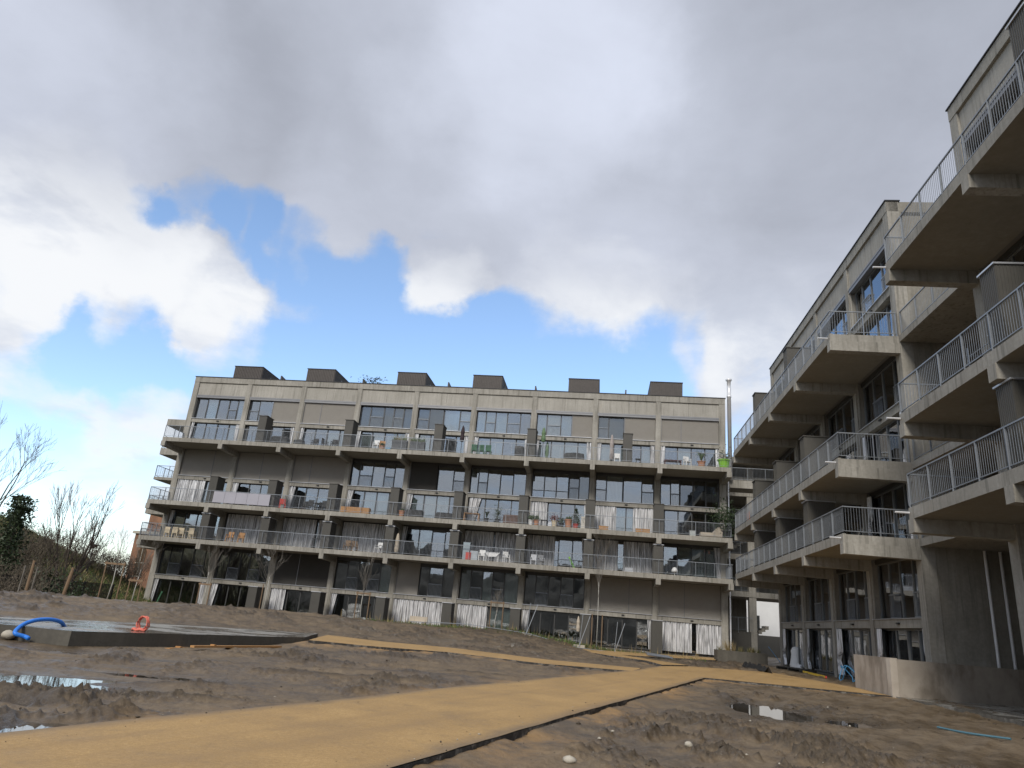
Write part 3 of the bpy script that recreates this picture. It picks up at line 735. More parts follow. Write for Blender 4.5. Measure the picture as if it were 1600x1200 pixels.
rr = [0.3]
while rr[-1] < 75: rr.append(rr[-1] + max(.012, rr[-1] * .0048 if rr[-1] > 5 else .35))
while rr[-1] < 1500: rr.append(rr[-1] * 1.12)
rr = np.array(rr)
aa = np.concatenate([np.arange(-44, 44.01, .125), np.arange(47, 314, 4.)]) * math.pi / 180
RR, AA = np.meshgrid(rr, aa, indexing='ij'); gx_, gy_ = RR * np.sin(AA), RR * np.cos(AA)
shape_ = gx_.shape
zz_, sand_, green_ = ground_z(gx_.ravel(), gy_.ravel()); churn_ = ground_z.churn; wet_ = ground_z.wet
nr, na = shape_
me = bpy.data.meshes.new('ground')
co = np.stack([gx_.ravel(), gy_.ravel(), zz_], 1)
i0 = (np.arange(nr - 1)[:, None] * na + np.arange(na)[None, :]); i1 = (np.arange(nr - 1)[:, None] * na + (np.arange(na) + 1)[None, :] % na)
fc = np.stack([i0, i0 + na, i1 + na, i1], -1).reshape(-1, 4)
fc = fc[:, ::-1]
me.vertices.add(len(co)); me.vertices.foreach_set('co', co.ravel().astype(np.float32))
me.loops.add(fc.size); me.loops.foreach_set('vertex_index', fc.ravel().astype(np.int32))
me.polygons.add(len(fc)); me.polygons.foreach_set('loop_start', np.arange(0, fc.size, 4, dtype=np.int32)); me.polygons.foreach_set('loop_total', np.full(len(fc), 4, np.int32))
me.update(); me.validate()
for nm, vals in (('sand', sand_), ('green', green_), ('churn', churn_), ('wet', wet_)):
    at = me.attributes.new(nm, 'FLOAT', 'POINT'); at.data.foreach_set('value', vals.astype(np.float32))
me.materials.append(M_MUD); me.polygons.foreach_set('use_smooth', [True] * len(me.polygons))
ground = struct(mk('ground', me))
# flip normals up if needed
if me.polygons[len(me.polygons) // 2].normal.z < 0: me.flip_normals()

def ccw(p):
    a = sum(p[i][0] * p[(i + 1) % len(p)][1] - p[(i + 1) % len(p)][0] * p[i][1] for i in range(len(p)))
    return p if a > 0 else list(reversed(p))
def rough_poly(poly, step, amp, seed):
    out = []; rnd = random.Random(seed); n = len(poly)
    for i in range(n):
        a, b = Vector(poly[i][:2]), Vector(poly[(i + 1) % n][:2]); L = (b - a).length; k = max(1, int(L / step)); nn = Vector((-(b - a).y, (b - a).x)).normalized()
        for j in range(k):
            p = a.lerp(b, j / k)
            if j: p = p + nn * rnd.uniform(-amp, amp)
            out.append((p.x, p.y))
    return out
mp_ = ccw(rough_poly(main_poly, .35, .012, 1))
def path_obj(poly, z0, z1, cell=.3):
    o = MB().prism(poly, z0, z1 - .012, 1, 1).build('path', [M_PATH, M_BITU]); bm = bmesh.new()      # body with dark sides
    vs_ = [bm.verts.new((x, y, z1)) for x, y in poly]
    for tri in tessellate_polygon([[Vector((x, y, 0)) for x, y in poly]]):
        try: bm.faces.new([vs_[i] for i in tri])
        except ValueError: pass
    x0, x1 = min(p[0] for p in poly), max(p[0] for p in poly); y0, y1 = min(p[1] for p in poly), max(p[1] for p in poly)
    for i in range(int((x1 - x0) / cell) + 1): bmesh.ops.bisect_plane(bm, geom=bm.verts[:] + bm.edges[:] + bm.faces[:], plane_co=(x0 + i * cell, 0, 0), plane_no=(1, 0, 0))
    for i in range(int((y1 - y0) / cell) + 1): bmesh.ops.bisect_plane(bm, geom=bm.verts[:] + bm.edges[:] + bm.faces[:], plane_co=(0, y0 + i * cell, 0), plane_no=(0, 1, 0))
    me = bpy.data.meshes.new('path_top'); bm.to_mesh(me); bm.free(); n = len(me.vertices); c = np.empty(n * 3); me.vertices.foreach_get('co', c); c = c.reshape(-1, 3)
    d = pdist(c[:, 0], c[:, 1], poly); c[:, 2] += .010 * np.maximum(fbm(c[:, 0] * .6, c[:, 1] * .6, 3, 88), -.4) * np.clip(d / .3, 0, 1); me.vertices.foreach_set('co', c.ravel())
    at = me.attributes.new('edge', 'FLOAT', 'POINT'); at.data.foreach_set('value', np.exp(-d / .30).astype(np.float32))
    me.materials.append(M_PATH); me.polygons.foreach_set('use_smooth', [True] * len(me.polygons)); me.update()
    if me.polygons[0].normal.z < 0: me.flip_normals()
    mk('path_surface', me, o); return struct(o)
path_obj(mp_, -.30, -.10)
sp_ = ccw(rough_poly(slip_poly, .5, .02, 2))
struct(MB().prism(sp_, -.30, -.045, 0, 1).build('path', [M_PATH, M_BITU]))
b = MB(); nb = 40
def lerp_list(L, t):
    f = t * (len(L) - 1); i = min(int(f), len(L) - 2); f -= i; return tuple(L[i][k] * (1 - f) + L[i + 1][k] * f for k in range(3))
for i in range(nb):
    a, c = lerp_list(back_lo, i / nb), lerp_list(back_lo, (i + 1) / nb); d, e = lerp_list(back_hi, (i + 1) / nb), lerp_list(back_hi, i / nb)
    b.quad(a, c, d, e, 0); b.quad((a[0], a[1], a[2] - .16), (c[0], c[1], c[2] - .16), c, a, 1); b.quad(e, d, (d[0], d[1], d[2] - .16), (e[0], e[1], e[2] - .16), 1)
struct(b.build('path', [M_PATH, M_BITU]))
slabp = ccw(slab_poly)
so = struct(MB().prism(slabp, -.35, .15, 0, 1).build('concrete_slab', [M_SLAB, M_SIDE]))
for k, (px_, py_, rx, ry, an) in enumerate(PUD):
    pts = [(px_ + math.cos(an) * rx * 1.5 * math.cos(w) - math.sin(an) * ry * 1.5 * math.sin(w), py_ + math.sin(an) * rx * 1.5 * math.cos(w) + math.cos(an) * ry * 1.5 * math.sin(w)) for w in [i * math.pi / 12 for i in range(24)]]
    zc = gz(px_, py_); bw = MB(); bw.v = [(x, y, -.262 - .003 * k) for x, y in pts]; bw.f = [tuple(range(24))]; bw.mi = [0]
    struct(bw.build('puddle', M_WATER))
# grey ramp beside the retaining wall
rp = [gp(1400, 1089, -.12), gp(1470, 1102, -.12), gp(1620, 1133, -.12), gp(1700, 1110, -.12), gp(1700, 1104, -.12), gp(1560, 1098, -.12)]
struct(MB().prism(ccw([(p.x, p.y) for p in rp]), -.3, -.11).build('concrete_ramp', M_SLAB))

# ---------------------------------------------------------------- rear block (A)
A = thing('apartment_building', 'long rear concrete apartment block with three continuous balconies and roof boxes', 'apartment building', A_ORG, A_ROT)
colsA = [k * BA for k in range(10)]
block_frame(A, colsA)
YG = .36
F_, D_ = 'F', 'D'
def cells(root, cols, spec, fm, glass_by=None):
    n = len(cols) - 1
    for (s, i), items in spec.items():
        a, c = cols[i] + (.32 if i == 0 else .31), cols[i + 1] - (.32 if i == n - 1 else .23); z0, z1 = ST[s]
        for it in items:
            u0, u1 = a + (c - a) * it[1], a + (c - a) * it[2]
            if it[0] == 'win': window(root, u0, u1, z0, z1, it[3], YG, fm, **(it[4] if len(it) > 4 else {}))
            elif it[0] in ('blind', 'dark'):
                mk('roller_blind', blind_mesh(M_BLIND if it[0] == 'blind' else M_DBLIND), root, (u0, .20, z0), 0, (u1 - u0, 1, z1 - z0 + (.0 if s == 6 else .2)))
                MB().box(u0 - .03, u0 + .02, .15, .24, z0, z1 + (0 if s == 6 else .2)).build('blind_guide', M_HOUS, root)
        if s in (1, 4, 2): MB().box(a, c, .24, .5, z1 + .001, SLAB[{1: 1, 4: 3, 2: 2}[s]][0]).build('lintel', M_FRAME, root)
W5 = [(1, F_), (1, F_), (1, F_), (.8, D_), (.65, F_)]
W5b = [(.6, F_), (1, D_), (.9, F_), (.75, D_), (.75, F_)]
W5c = [(.7, F_), (.75, D_), (.9, F_), (1, D_), (.8, F_)]
DR = [(1, F_)] * 4
specA = {
 (6, 0): [('win', 0, 1, W5, dict(net=(1, 4)))], (6, 1): [('win', 0, .47, [(.9, D_), (1.3, F_)]), ('blind', .475, 1)], (6, 2): [('blind', 0, .33), ('blind', .335, 1)],
 (6, 3): [('win', 0, 1, [(.8, F_), (1.1, D_), (.8, F_), (.8, D_), (.7, F_)], dict(ib=True))],
 (6, 4): [('win', 0, .485, [(.8, D_), (1, F_)], dict(ib=True)), ('win', .49, 1, [(1.25, F_), (.85, D_)], dict(net=(0, 1)))], (6, 5): [('win', 0, 1, W5c, dict(net=(0, 1, 2)))],
 (6, 6): [('win', 0, .64, [(.9, F_), (1.25, D_), (1, F_)], dict(net=(0, 1, 2))), ('blind', .645, 1)], (6, 7): [('win', 0, .46, [(.8, D_), (1.2, F_)], dict(ib=True)), ('blind', .465, 1)],
 (6, 8): [('blind', 0, .34), ('blind', .345, 1)],
 (4, 0): [('blind', 0, .62), ('blind', .625, 1)], (4, 1): [('blind', 0, .48), ('blind', .485, 1)], (4, 2): [('blind', 0, .33), ('blind', .335, 1)],
 (4, 3): [('win', 0, 1, W5b)], (4, 4): [('dark', 0, .5), ('win', .51, 1, [(1.2, F_), (.85, D_)])], (4, 5): [('win', 0, 1, [(.55, F_), (.65, D_), (.9, F_), (.9, F_), (.9, F_)], dict(net=(0, 1)))],
 (4, 6): [('win', 0, .64, [(1, 'T'), (1, 'T'), (1, 'T')]), ('win', .645, 1, [(.8, D_), (.8, F_)], dict(ib=True))], (4, 7): [('win', 0, .47, [(.75, D_), (1.15, F_)], dict(net=(1,))), ('win', .475, 1, [(1.15, F_), (.75, D_)])],
 (4, 8): [('win', 0, .33, [(1, F_), (.9, D_)]), ('win', .335, 1, [(1, F_), (1, F_), (1, F_)], dict(glass=M_GLASS_IB))],
 (1, 0): [('win', 0, 1, [(.7, F_), (.9, D_), (.9, F_), (.9, D_), (.6, F_)])], (1, 1): [('win', 0, 1, [(.9, F_), (.9, D_), (.8, F_), (.9, D_), (.8, F_)])],
 (1, 2): [('dark', 0, .42), ('dark', .425, 1)], (1, 3): [('win', 0, 1, [(.9, F_), (.9, D_), (.8, F_), (.9, D_), (.9, F_)], dict(net=(4,)))],
 (1, 4): [('blind', 0, .39), ('win', .395, 1, [(.7, F_), (1.05, D_), (.85, F_)])], (1, 5): [('win', 0, 1, [(.8, F_), (.9, D_), (.8, F_), (.9, D_), (1.1, F_)], dict(net=(0, 2, 4)))],
 (1, 6): [('win', 0, 1, [(.85, F_), (1, D_), (.95, F_), (1, D_), (.85, F_)])], (1, 7): [('blind', 0, .62), ('blind', .625, 1)], (1, 8): [('blind', 0, .41), ('blind', .415, 1)],
}
for i in range(9):
    specA[(5, i)] = [('win', 0, 1, DR, dict(net={0: (3,), 2: (2, 3), 3: (0, 1, 2, 3), 4: (0, 1, 3), 5: (0, 1), 6: (0, 1, 2, 3), 7: (0, 1, 3), 8: (1,)}.get(i, ()), solid_left=.25))]
    specA[(3, i)] = [('win', 0, 1, DR, dict(net={0: (2, 3), 2: (3,), 3: (1, 2), 4: (0, 1, 2), 6: (0, 3), 7: (1, 2)}.get(i, ()), solid_left=.35))]
    specA[(2, i)] = [('win', 0, 1, DR, dict(net={8: (1, 2, 3)}.get(i, ()), solid_left=.3))]
    specA[(0, i)] = [('win', 0, 1, DR, dict(net={5: (1, 2, 3)}.get(i, ()), solid_left=.3))]
cells(A, colsA, specA, M_FRAME)
for k in range(1, 9):
    locker(A, colsA[k], SLAB[2][1] + .03, 2.30, False); locker(A, colsA[k], SLAB[1][1] + .03, 2.20)
    if k > 1: locker(A, colsA[k], -.1, 2.30, True, .75, -2.6)
for k in range(5): locker(A, (1.62 + 1.475 * k) * BA, SLAB[3][1] + .03, 2.40, False)
# end wall balconies on the left, staggered round the corner
for z, rail in ((5.45, 1), (8.5, 1), (11.3, 1), (14.05, 1), (16.9, 0)):
    t_ = .62 if z not in (11.3,) else .25
    MB().box(-2.85, -.23, 1.2, 7.6, z - t_, z).build('side_balcony', M_CON, A)
    if rail:
        mk('railing', rail_mesh(2.6), A, (-2.83, 1.27, z)); mk('railing', rail_mesh(6.3), A, (-2.79, 7.58, z), R(-90))
# left returns of the front railings
for L in (1, 2, 3): mk('railing', rail_mesh(2.7), A, (-.10, -.02, SLAB[L][1] + .03), R(-90)); mk('railing', rail_mesh(2.7), A, (colsA[9] + .10, -.02, SLAB[L][1] + .03), R(-90))
# roof boxes
def shed(px0, px1, py, y=2.2, d=5.2):
    u0, z1 = on_plane(A_ORG, A_ROT, px0, py, y); u1, _ = on_plane(A_ORG, A_ROT, px1, py + 3, y)
    b = MB(); b.box(u0, u1, y, y + d, H - .56, z1)
    o = b.build('roof_box', M_RIB, A); r = MB()
    n = int((u1 - u0) / .16)
    for i in range(n): x = u0 + (u1 - u0) * (i + .5) / n; r.box(x - .035, x + .035, y - .035, y, H - .5, z1 - .02)
    nd = int(d / .16)
    for i in range(nd):
        yy = y + d * (i + .5) / nd; r.box(u1, u1 + .035, yy - .035, yy + .035, H - .5, z1 - .02); r.box(u0 - .035, u0, yy - .035, yy + .035, H - .5, z1 - .02)
    r.build('cladding_ribs', M_RIB, o)
    MB().box(u0 - .06, u1 + .06, y - .06, y + d + .06, z1, z1 + .06).build('flashing', M_DARKM, o)
    MB().box(u1 + .036, u1 + .06, y + 1.6, y + 2.5, H + .3, z1 - .5).build('door', M_FRAME, o)
for a in ((368, 411, 572.5), (481.5, 524, 576.5), (622.5, 666, 582), (740.5, 785, 586.5), (889.5, 936, 592), (1017, 1066, 597)): shed(*a)
for px_, py_ in ((439, 587), (567, 592), (700, 597), (836, 603), (977, 609)):
    u, z = on_plane(A_ORG, A_ROT, px_, py_, 3.0)
    b = MB(); vv = [(u, 3, H - .55), (u + .12, 3, H - .55), (u + .12, 5.4, H - .55), (u, 5.4, H - .55), (u, 3, z), (u + .12, 3, z), (u + .12, 5.4, z - .2), (u, 5.4, z - .2)]
    b.v = vv; b.f = [(0, 3, 2, 1), (4, 5, 6, 7), (0, 1, 5, 4), (1, 2, 6, 5), (2, 3, 7, 6), (3, 0, 4, 7)]; b.mi = [0] * 6
    b.build('roof_screen', M_RIB, A)
# flue and downpipes at the right hand corner
MB().lathe([(.17, 13.9), (.17, 21.1), (.20, 21.12), (.20, 21.3), (.17, 21.32), (.17, 22.6), (.27, 22.66), (.27, 22.78), (.05, 22.86)], 14, (colsA[9] + .62, .35, 0)).build('flue', M_PIPE, A, smooth=True)
for z0, z1 in ((5.6, 8.3), (8.7, 13.8), (-.1, 5.2)): MB().tube([(colsA[9] + .42, .2, z0), (colsA[9] + .42, .2, z1)], .06, 8).build('downpipe', M_PIPE, A)

# curtains of block A: (storey, bay, from, to, kind)
STN = {0: 'ground floor', 2: 'lowest balcony', 3: 'middle balcony', 5: 'top balcony'}
cur = []
for i in range(9):
    if i != 1: cur.append((5, i, 0, .085, 'l'))
    cur.append((5, i, .92, 1, 'r'))
cur += [(3, 0, 0, .56, 'c'), (3, 1, 0, .12, 'l'), (3, 2, 0, .13, 'l'), (3, 3, 0, .12, 'l'), (3, 4, 0, .11, 'l'), (3, 5, .03, .24, 'l'), (3, 5, .93, 1, 'r'), (3, 6, 0, .3, 'c'), (3, 6, .93, 1, 'r'), (3, 7, 0, .38, 'c'), (3, 7, .66, 1, 'c'),
        (2, 0, 0, .11, 'l'), (2, 1, .05, .98, 'c'), (2, 2, .02, .63, 'c'), (2, 2, .67, .97, 'c'), (2, 3, .03, .99, 'c'), (2, 4, 0, .1, 'l'), (2, 5, .02, .52, 'c'), (2, 5, .55, 1, 'c'), (2, 6, 0, .47, 'c'), (2, 6, .92, 1, 'r'), (2, 7, 0, .43, 'c'), (2, 7, .52, 1, 'c'), (2, 8, .88, 1, 'r'),
        (0, 0, 0, .1, 'l'), (0, 0, .9, 1, 'c'), (0, 1, 0, .13, 'l'), (0, 2, .02, .28, 'c'), (0, 3, 0, .11, 'l'), (0, 4, 0, .99, 'c'), (0, 5, 0, .52, 'c'), (0, 6, 0, .13, 'l'), (0, 7, .93, 1, 'r'), (0, 8, 0, .53, 'c'), (0, 8, .6, 1, 'c')]
for q, (s, i, f0, f1, kind) in enumerate(cur):
    a, c = colsA[i] + .24, colsA[i + 1] - .24; z0, z1 = ST[s]; z0 += .04; z1 += (.1 if s == 2 else 0)
    u0, u1 = a + (c - a) * f0, a + (c - a) * f1; wide = f1 - f0
    sd_ = 'left' if f0 + f1 < 1 else 'right'
    how = 'silver curtain drawn across' if wide > .85 else ('broad silver curtain at %s of' % sd_ if wide > .2 else 'narrow silver curtain at %s of' % sd_)
    lab = '%s %s bay from left, %s, rear block' % (how, ORD[i], STN[s])
    kw = dict(side=kind)
    if kind in 'lr': kw.update(pinch_bot=.55 if s != 5 else .8)
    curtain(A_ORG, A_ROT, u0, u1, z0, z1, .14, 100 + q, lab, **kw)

# ---------------------------------------------------------------- right block (B), two wings with an open stair bay between
B = thing('apartment_building', 'right-hand concrete block receding towards the rear block, wings split by open stair bay', 'apartment building', B_ORG, B_ROT)
colsB = [k * B_BAY for k in range(5)]
block_frame(B, colsB, 10.)
GAP = 6.468
u_b2 = colsB[4] + GAP
colsB2 = [u_b2 + k * B_BAY for k in range(4)]
def lower_b2(root, cols):
    block_frame(root, cols, 10.)
lower_b2(B, colsB2)
specB = {}
for i in range(4):
    specB[(0, i)] = [('win', 0, 1, [(1.1, F_), (.8, F_), (.8, F_), (.8, F_)], dict(net=(0,)))]
    specB[(1, i)] = [('win', 0, 1, [(.9, F_), (.8, D_), (.9, F_), (.8, D_)], dict(net=((1,), (), (2,), ())[i]))]
    specB[(2, i)] = [('win', 0, 1, DR)]
    specB[(3, i)] = [('win', 0, 1, DR, dict(net=(1,) if i == 3 else ()))]
    specB[(4, i)] = [('win', 0, 1, [(.9, F_), (.8, D_), (.9, F_), (.8, D_)], dict(net=(0,) if i == 3 else ()))]
    specB[(5, i)] = [('win', 0, 1, DR)]
    specB[(6, i)] = [('win', 0, 1, [(.7, F_), (.8, D_), (1, F_), (1, D_)], dict(net=(0,) if i == 3 else ()))]
cells(B, colsB, specB, M_BFRAME)
specB2 = {}
for i in range(3):
    for s in (1, 2, 3, 4, 5, 6): specB2[(s, i)] = [('win', 0, 1, [(.9, F_), (.8, D_ if s in (1, 4, 6) else F_), (.9, F_), (.8, F_)])]
cells(B, colsB2, specB2, M_BFRAME)
for k in (1, 2, 3):
    locker(B, colsB[k], SLAB[1][1] + .03, 2.2); locker(B, colsB[k], SLAB[2][1] + .03, 2.3, False)
for k, u in enumerate(colsB2[1:3]): locker(B, u, SLAB[1][1] + .03, 2.2); locker(B, u, SLAB[2][1] + .03, 2.3)
for u in (6.2, 14.1): locker(B, u, SLAB[3][1] + .03, 2.4, False)
u_l, _ = on_plane(B_ORG, B_ROT, 1577, 52, -DEP + .2); locker(B, u_l + .36, SLAB[3][1] + .03, 2.4, True)
# side railings at the ends of the balconies
for L in (1, 2, 3):
    for u in (colsB[4] + .10, u_b2 - .10, colsB[0] - .1): mk('railing', rail_mesh(2.7), B, (u, -.02, SLAB[L][1] + .03), R(-90))
    for u in (colsB[4], u_b2):       # downpipe spouts at the slab corners
        MB().tube([(u - .05, -DEP - .02, SLAB[L][0] + .2), (u - .05, -DEP - .45, SLAB[L][0] + .2)], .035, 8).build('spout', M_PIPE, B)
# stair bay: landings with railings, recessed rear wall
for L, (z0, z1) in SLAB.items():
    MB().box(colsB[4] + .23, u_b2 - .23, .0, 4.2, z0 + .04, z1).build('landing', M_CON, B)
    w_ = u_b2 - colsB[4] - .5
    mk('railing', rail_mesh(w_), B, (colsB[4] + .25, .1, z1 + .01))
for z in (11.38, 16.8):
    MB().box(colsB[4] + .23, u_b2 - .23, 2.6, 4.2, z - .2, z).build('landing', M_CON, B)
    mk('railing', rail_mesh(u_b2 - colsB[4] - .5), B, (colsB[4] + .25, 2.7, z + .01))
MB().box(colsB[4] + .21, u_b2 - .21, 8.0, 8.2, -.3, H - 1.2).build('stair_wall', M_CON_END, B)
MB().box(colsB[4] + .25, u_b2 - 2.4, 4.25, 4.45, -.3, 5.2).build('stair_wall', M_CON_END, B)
for y_ in (2.2, 2.75): MB().tube([(colsB[4] + .45, y_, -.1), (colsB[4] + .45, y_, 5.25)], .055, 8).build('downpipe', M_PIPE, B)
MB().box(colsB[4] + .205, colsB[4] + .25, 3.7, 4.6, 1.7, 1.85).build('vent_slot', M_DARKM, B)
# first stair flight seen through the bay, from landing to landing
for (za, zb) in ((5.58, 8.36), (8.65, 11.2), (14.19, 16.6)):
    b = MB(); n = 15
    for i in range(n):
        x = colsB[4] + .8 + i * .28; z = za + (zb - za) * (i + 1) / n; b.box(x, x + .30, 2.7, 4.0, z - .30, z)
    b.build('stair_flight', M_CON, B)

STNB = {0: 'ground floor', 2: 'lowest balcony', 3: 'middle balcony', 5: 'top balcony'}
curB = [(0, 0, 0, .10, .32), (0, 1, 0, .11, .3), (0, 2, 0, .12, .3), (0, 3, 0, .13, .35), (0, 3, .93, 1, .4), (2, 3, 0, .12, .4), (2, 3, .9, 1, .4), (2, 2, 0, .1, .4), (3, 3, 0, .12, .35), (3, 3, .9, 1, .4), (3, 1, 0, .1, .4), (5, 3, .94, 1, .4)]
for q, (s, i, f0, f1, tie) in enumerate(curB):
    a, c = colsB[i] + .24, colsB[i + 1] - .24; z0, z1 = ST[s]
    lab = 'silver curtain tied at %s edge of %s bay, %s, right block' % ('far' if f0 < .5 else 'near', ['farthest', 'third nearest', 'second nearest', 'nearest'][i], STNB[s])
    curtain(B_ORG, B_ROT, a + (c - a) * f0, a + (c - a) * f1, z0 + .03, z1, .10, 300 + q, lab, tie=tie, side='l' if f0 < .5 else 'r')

# ---------------------------------------------------------------- stair tower between the blocks
T = thing('stair_tower', 'open concrete stair tower with landings in the gap between the two blocks', 'stair tower', A_ORG, A_ROT)
u0 = colsA[9] + 1.5
for u, w in ((u0 + 1.6, .3), (u0 + 5.2, .3), (u0 - 1.1, .25)): MB().box(u - w, u + w, 5.0, 5.6, -.3, 16.19).build('column', M_CON, T)
for z in (5.3, 8.4, 11.2, 13.9):
    MB().box(u0 - 1.25, u0 + 7, 4.95, 10, z - .45, z).build('landing', M_CON, T)
    if z < 13: mk('railing', rail_mesh(3.0), T, (u0 - .8, 5.3, z)); 
MB().box(u0 - 1.25, u0 + 8, 4.9, 5.2, 14.4, 15.2).build('beam', M_CON, T)
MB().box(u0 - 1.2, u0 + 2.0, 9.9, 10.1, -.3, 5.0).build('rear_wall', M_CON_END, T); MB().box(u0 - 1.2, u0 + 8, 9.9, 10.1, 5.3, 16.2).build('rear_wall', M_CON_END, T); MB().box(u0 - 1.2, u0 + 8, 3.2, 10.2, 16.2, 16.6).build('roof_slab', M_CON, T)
MB().box(u0 - 1.2, u0 + 1.35, 4.8, 5.0, -.2, 2.05).build('low_wall', M_LOCK, T)
mk('railing', rail_mesh(2.4), T, (u0 - .9, 4.75, 2.08))
for za in (0, 5.3, 8.4):
    b = MB()
    for i in range(14): b.box(u0 - .8 + i * .28, u0 - .5 + i * .28, 6.4, 7.8, za + i * .19 - .1, za + (i + 1) * .19)
    b.build('stair_flight', M_CON, T)
# link bridge to the right block
MB().box(u0 - 1.0, u0 + 5.0, .6, 2.6, 13.3, 13.95).build('bridge', M_CON, T)
mk('railing', rail_mesh(5.8), T, (u0 - .9, .7, 13.95))

# ---------------------------------------------------------------- hills and background
def height_sheet(name, xs, ys, fn, mt):
    X, Y = np.meshgrid(xs, ys, indexing='ij'); Z = fn(X, Y); n, k = X.shape
    me = bpy.data.meshes.new(name); v = np.stack([X.ravel(), Y.ravel(), Z.ravel()], 1)
    i = (np.arange(n - 1)[:, None] * k + np.arange(k - 1)[None, :]); f = np.stack([i, i + k, i + k + 1, i + 1], -1).reshape(-1, 4)
    me.from_pydata(v.tolist(), [], f.tolist()); me.materials.append(mt); me.polygons.foreach_set('use_smooth', [True] * len(f)); me.update()
    return struct(mk(name, me))
# embankment left of the rear block: its skyline falls from the left edge towards the block
hp0, hp1, hp2 = atd(-120, 730, 74), atd(20, 805, 76), atd(215, 893, 82)
def hill_f(X, Y):
    az = np.degrees(np.arctan2(X, Y)); D = np.hypot(X, Y)
    top = np.interp(az, [-75, -55, -42, -35, -32, -29, -26.5, -24.5, -22.5], [12, 12, 10.0, 6.6, 5.0, 3.6, 2.0, .9, .1])
    d0 = np.interp(az, [-75, -42, -25], [46, 50, 60]); s = np.clip((D - d0) / 24, 0, 1); s = s * s * (3 - 2 * s)
    return -.3 + (top + .3) * s + (.25 * fbm(X * .35, Y * .35, 4, 3) + .12 * fbm(X * 1.4, Y * 1.4, 3, 8)) * np.clip(s * 4, 0, 1)
height_sheet('hill', np.arange(-130, -25, .75), np.arange(12, 120, .75), hill_f, M_HILL)
def hz(x, y): return float(hill_f(np.array([float(x)]), np.array([float(y)]))[0])
# wooded rise behind the camera (only its reflection shows in the windows)
height_sheet('hill', np.arange(-160, 161, 2.5), np.arange(-150, -34, 2.5), lambda X, Y: -.5 + np.clip((-35 - Y) / 40, 0, 1) * (15 + 6 * fbm(X * .05, Y * .05, 4, 50) + 7 * np.maximum(fbm(X * .22, Y * .22, 4, 60), -.2)), mat('winter_woodland', (.030, .026, .019), .95, 0, .5, .5))

# ---------------------------------------------------------------- trees
MINR = .010
def branch(b, p, d, L, r, depth, rnd, spread, up, nseg=3, ratio=.68, kids=(2, 4), tips=None):
    pts = [p]; rad = [r]; q = p.copy(); dd = d.copy()
    for i in range(nseg):
        dd = (dd + Vector((rnd.gauss(0, .055), rnd.gauss(0, .055), rnd.gauss(0, .04) + up * .10))).normalized(); q = q + dd * (L / nseg); pts.append(q.copy()); rad.append(max(MINR * .8, r * (1 - .5 * (i + 1) / nseg)))
    b.tube(pts, rad, 5 if depth > 1 else 3, cap=False)
    if depth == 0:
        if tips is not None: tips.append(q)
        return
    n = rnd.randint(*kids)
    for i in range(n):
        t = rnd.uniform(.35, 1.) if i else 1.; k = min(nseg - 1, int(t * nseg)); s = pts[k].lerp(pts[k + 1], t * nseg - k)
        w = rnd.uniform(0, 2 * math.pi); side = dd.cross(Vector((math.cos(w), math.sin(w), .3))).normalized()
        nd = (dd + side * spread * rnd.uniform(.5, 1.2) + Vector((0, 0, up * .25))).normalized()
        branch(b, s, nd, L * ratio * rnd.uniform(.75, 1.15), max(MINR, rad[k] * .64), depth - 1, rnd, spread, up, nseg, ratio, kids, tips)
def bare_tree(name, base, h, stems, seed, label, cat='tree', depth=4, spread=.55, up=.35, r=.14, mt=None, lean=.25, group=None):
    rnd = random.Random(seed); t = thing(name, label, cat, base, 0, group); tr = MB(); cr = MB()
    for s in range(stems):
        w = rnd.uniform(0, 6.28); d = Vector((math.cos(w) * lean, math.sin(w) * lean, 1)).normalized() if stems > 1 else Vector((rnd.gauss(0, .04), rnd.gauss(0, .04), 1)).normalized()
        p0 = Vector((math.cos(w) * .15 * (stems > 1), math.sin(w) * .15 * (stems > 1), -.3)); p1 = p0 + d * h * .34
        tr.tube([p0, p0.lerp(p1, .5) + Vector((rnd.gauss(0, .05), rnd.gauss(0, .05), 0)), p1], [r, r * .85, r * .7], 7)
        branch(cr, p1, d, h * .30, r * .7, depth, rnd, spread, up)
        for k in range(3):
            q = p0.lerp(p1, rnd.uniform(.55, .95)); w2 = rnd.uniform(0, 6.28)
            branch(cr, q, (d + Vector((math.cos(w2), math.sin(w2), .2)) * .7).normalized(), h * .22, r * .42, depth - 1, rnd, spread, up)
    tr.build('trunk', mt or M_BARK, t, smooth=True); cr.build('crown', mt or M_BARK, t); return t
def on_hill(px, py, D): p = atd(px, py, D); return Vector((p.x, p.y, hz(p.x, p.y) - .1))
bare_tree('bare_tree', on_hill(105, 890, 62), 8.0, 6, 5, 'bare many-stemmed tree standing alone against the sky left of rear block', depth=4, spread=.40, up=.5, r=.10, lean=.24)
bare_tree('bare_tree', on_hill(-40, 850, 70), 9.5, 3, 8, 'large bare tree reaching into frame at left edge behind ivy', depth=4, spread=.5, up=.4, r=.075, lean=.34)
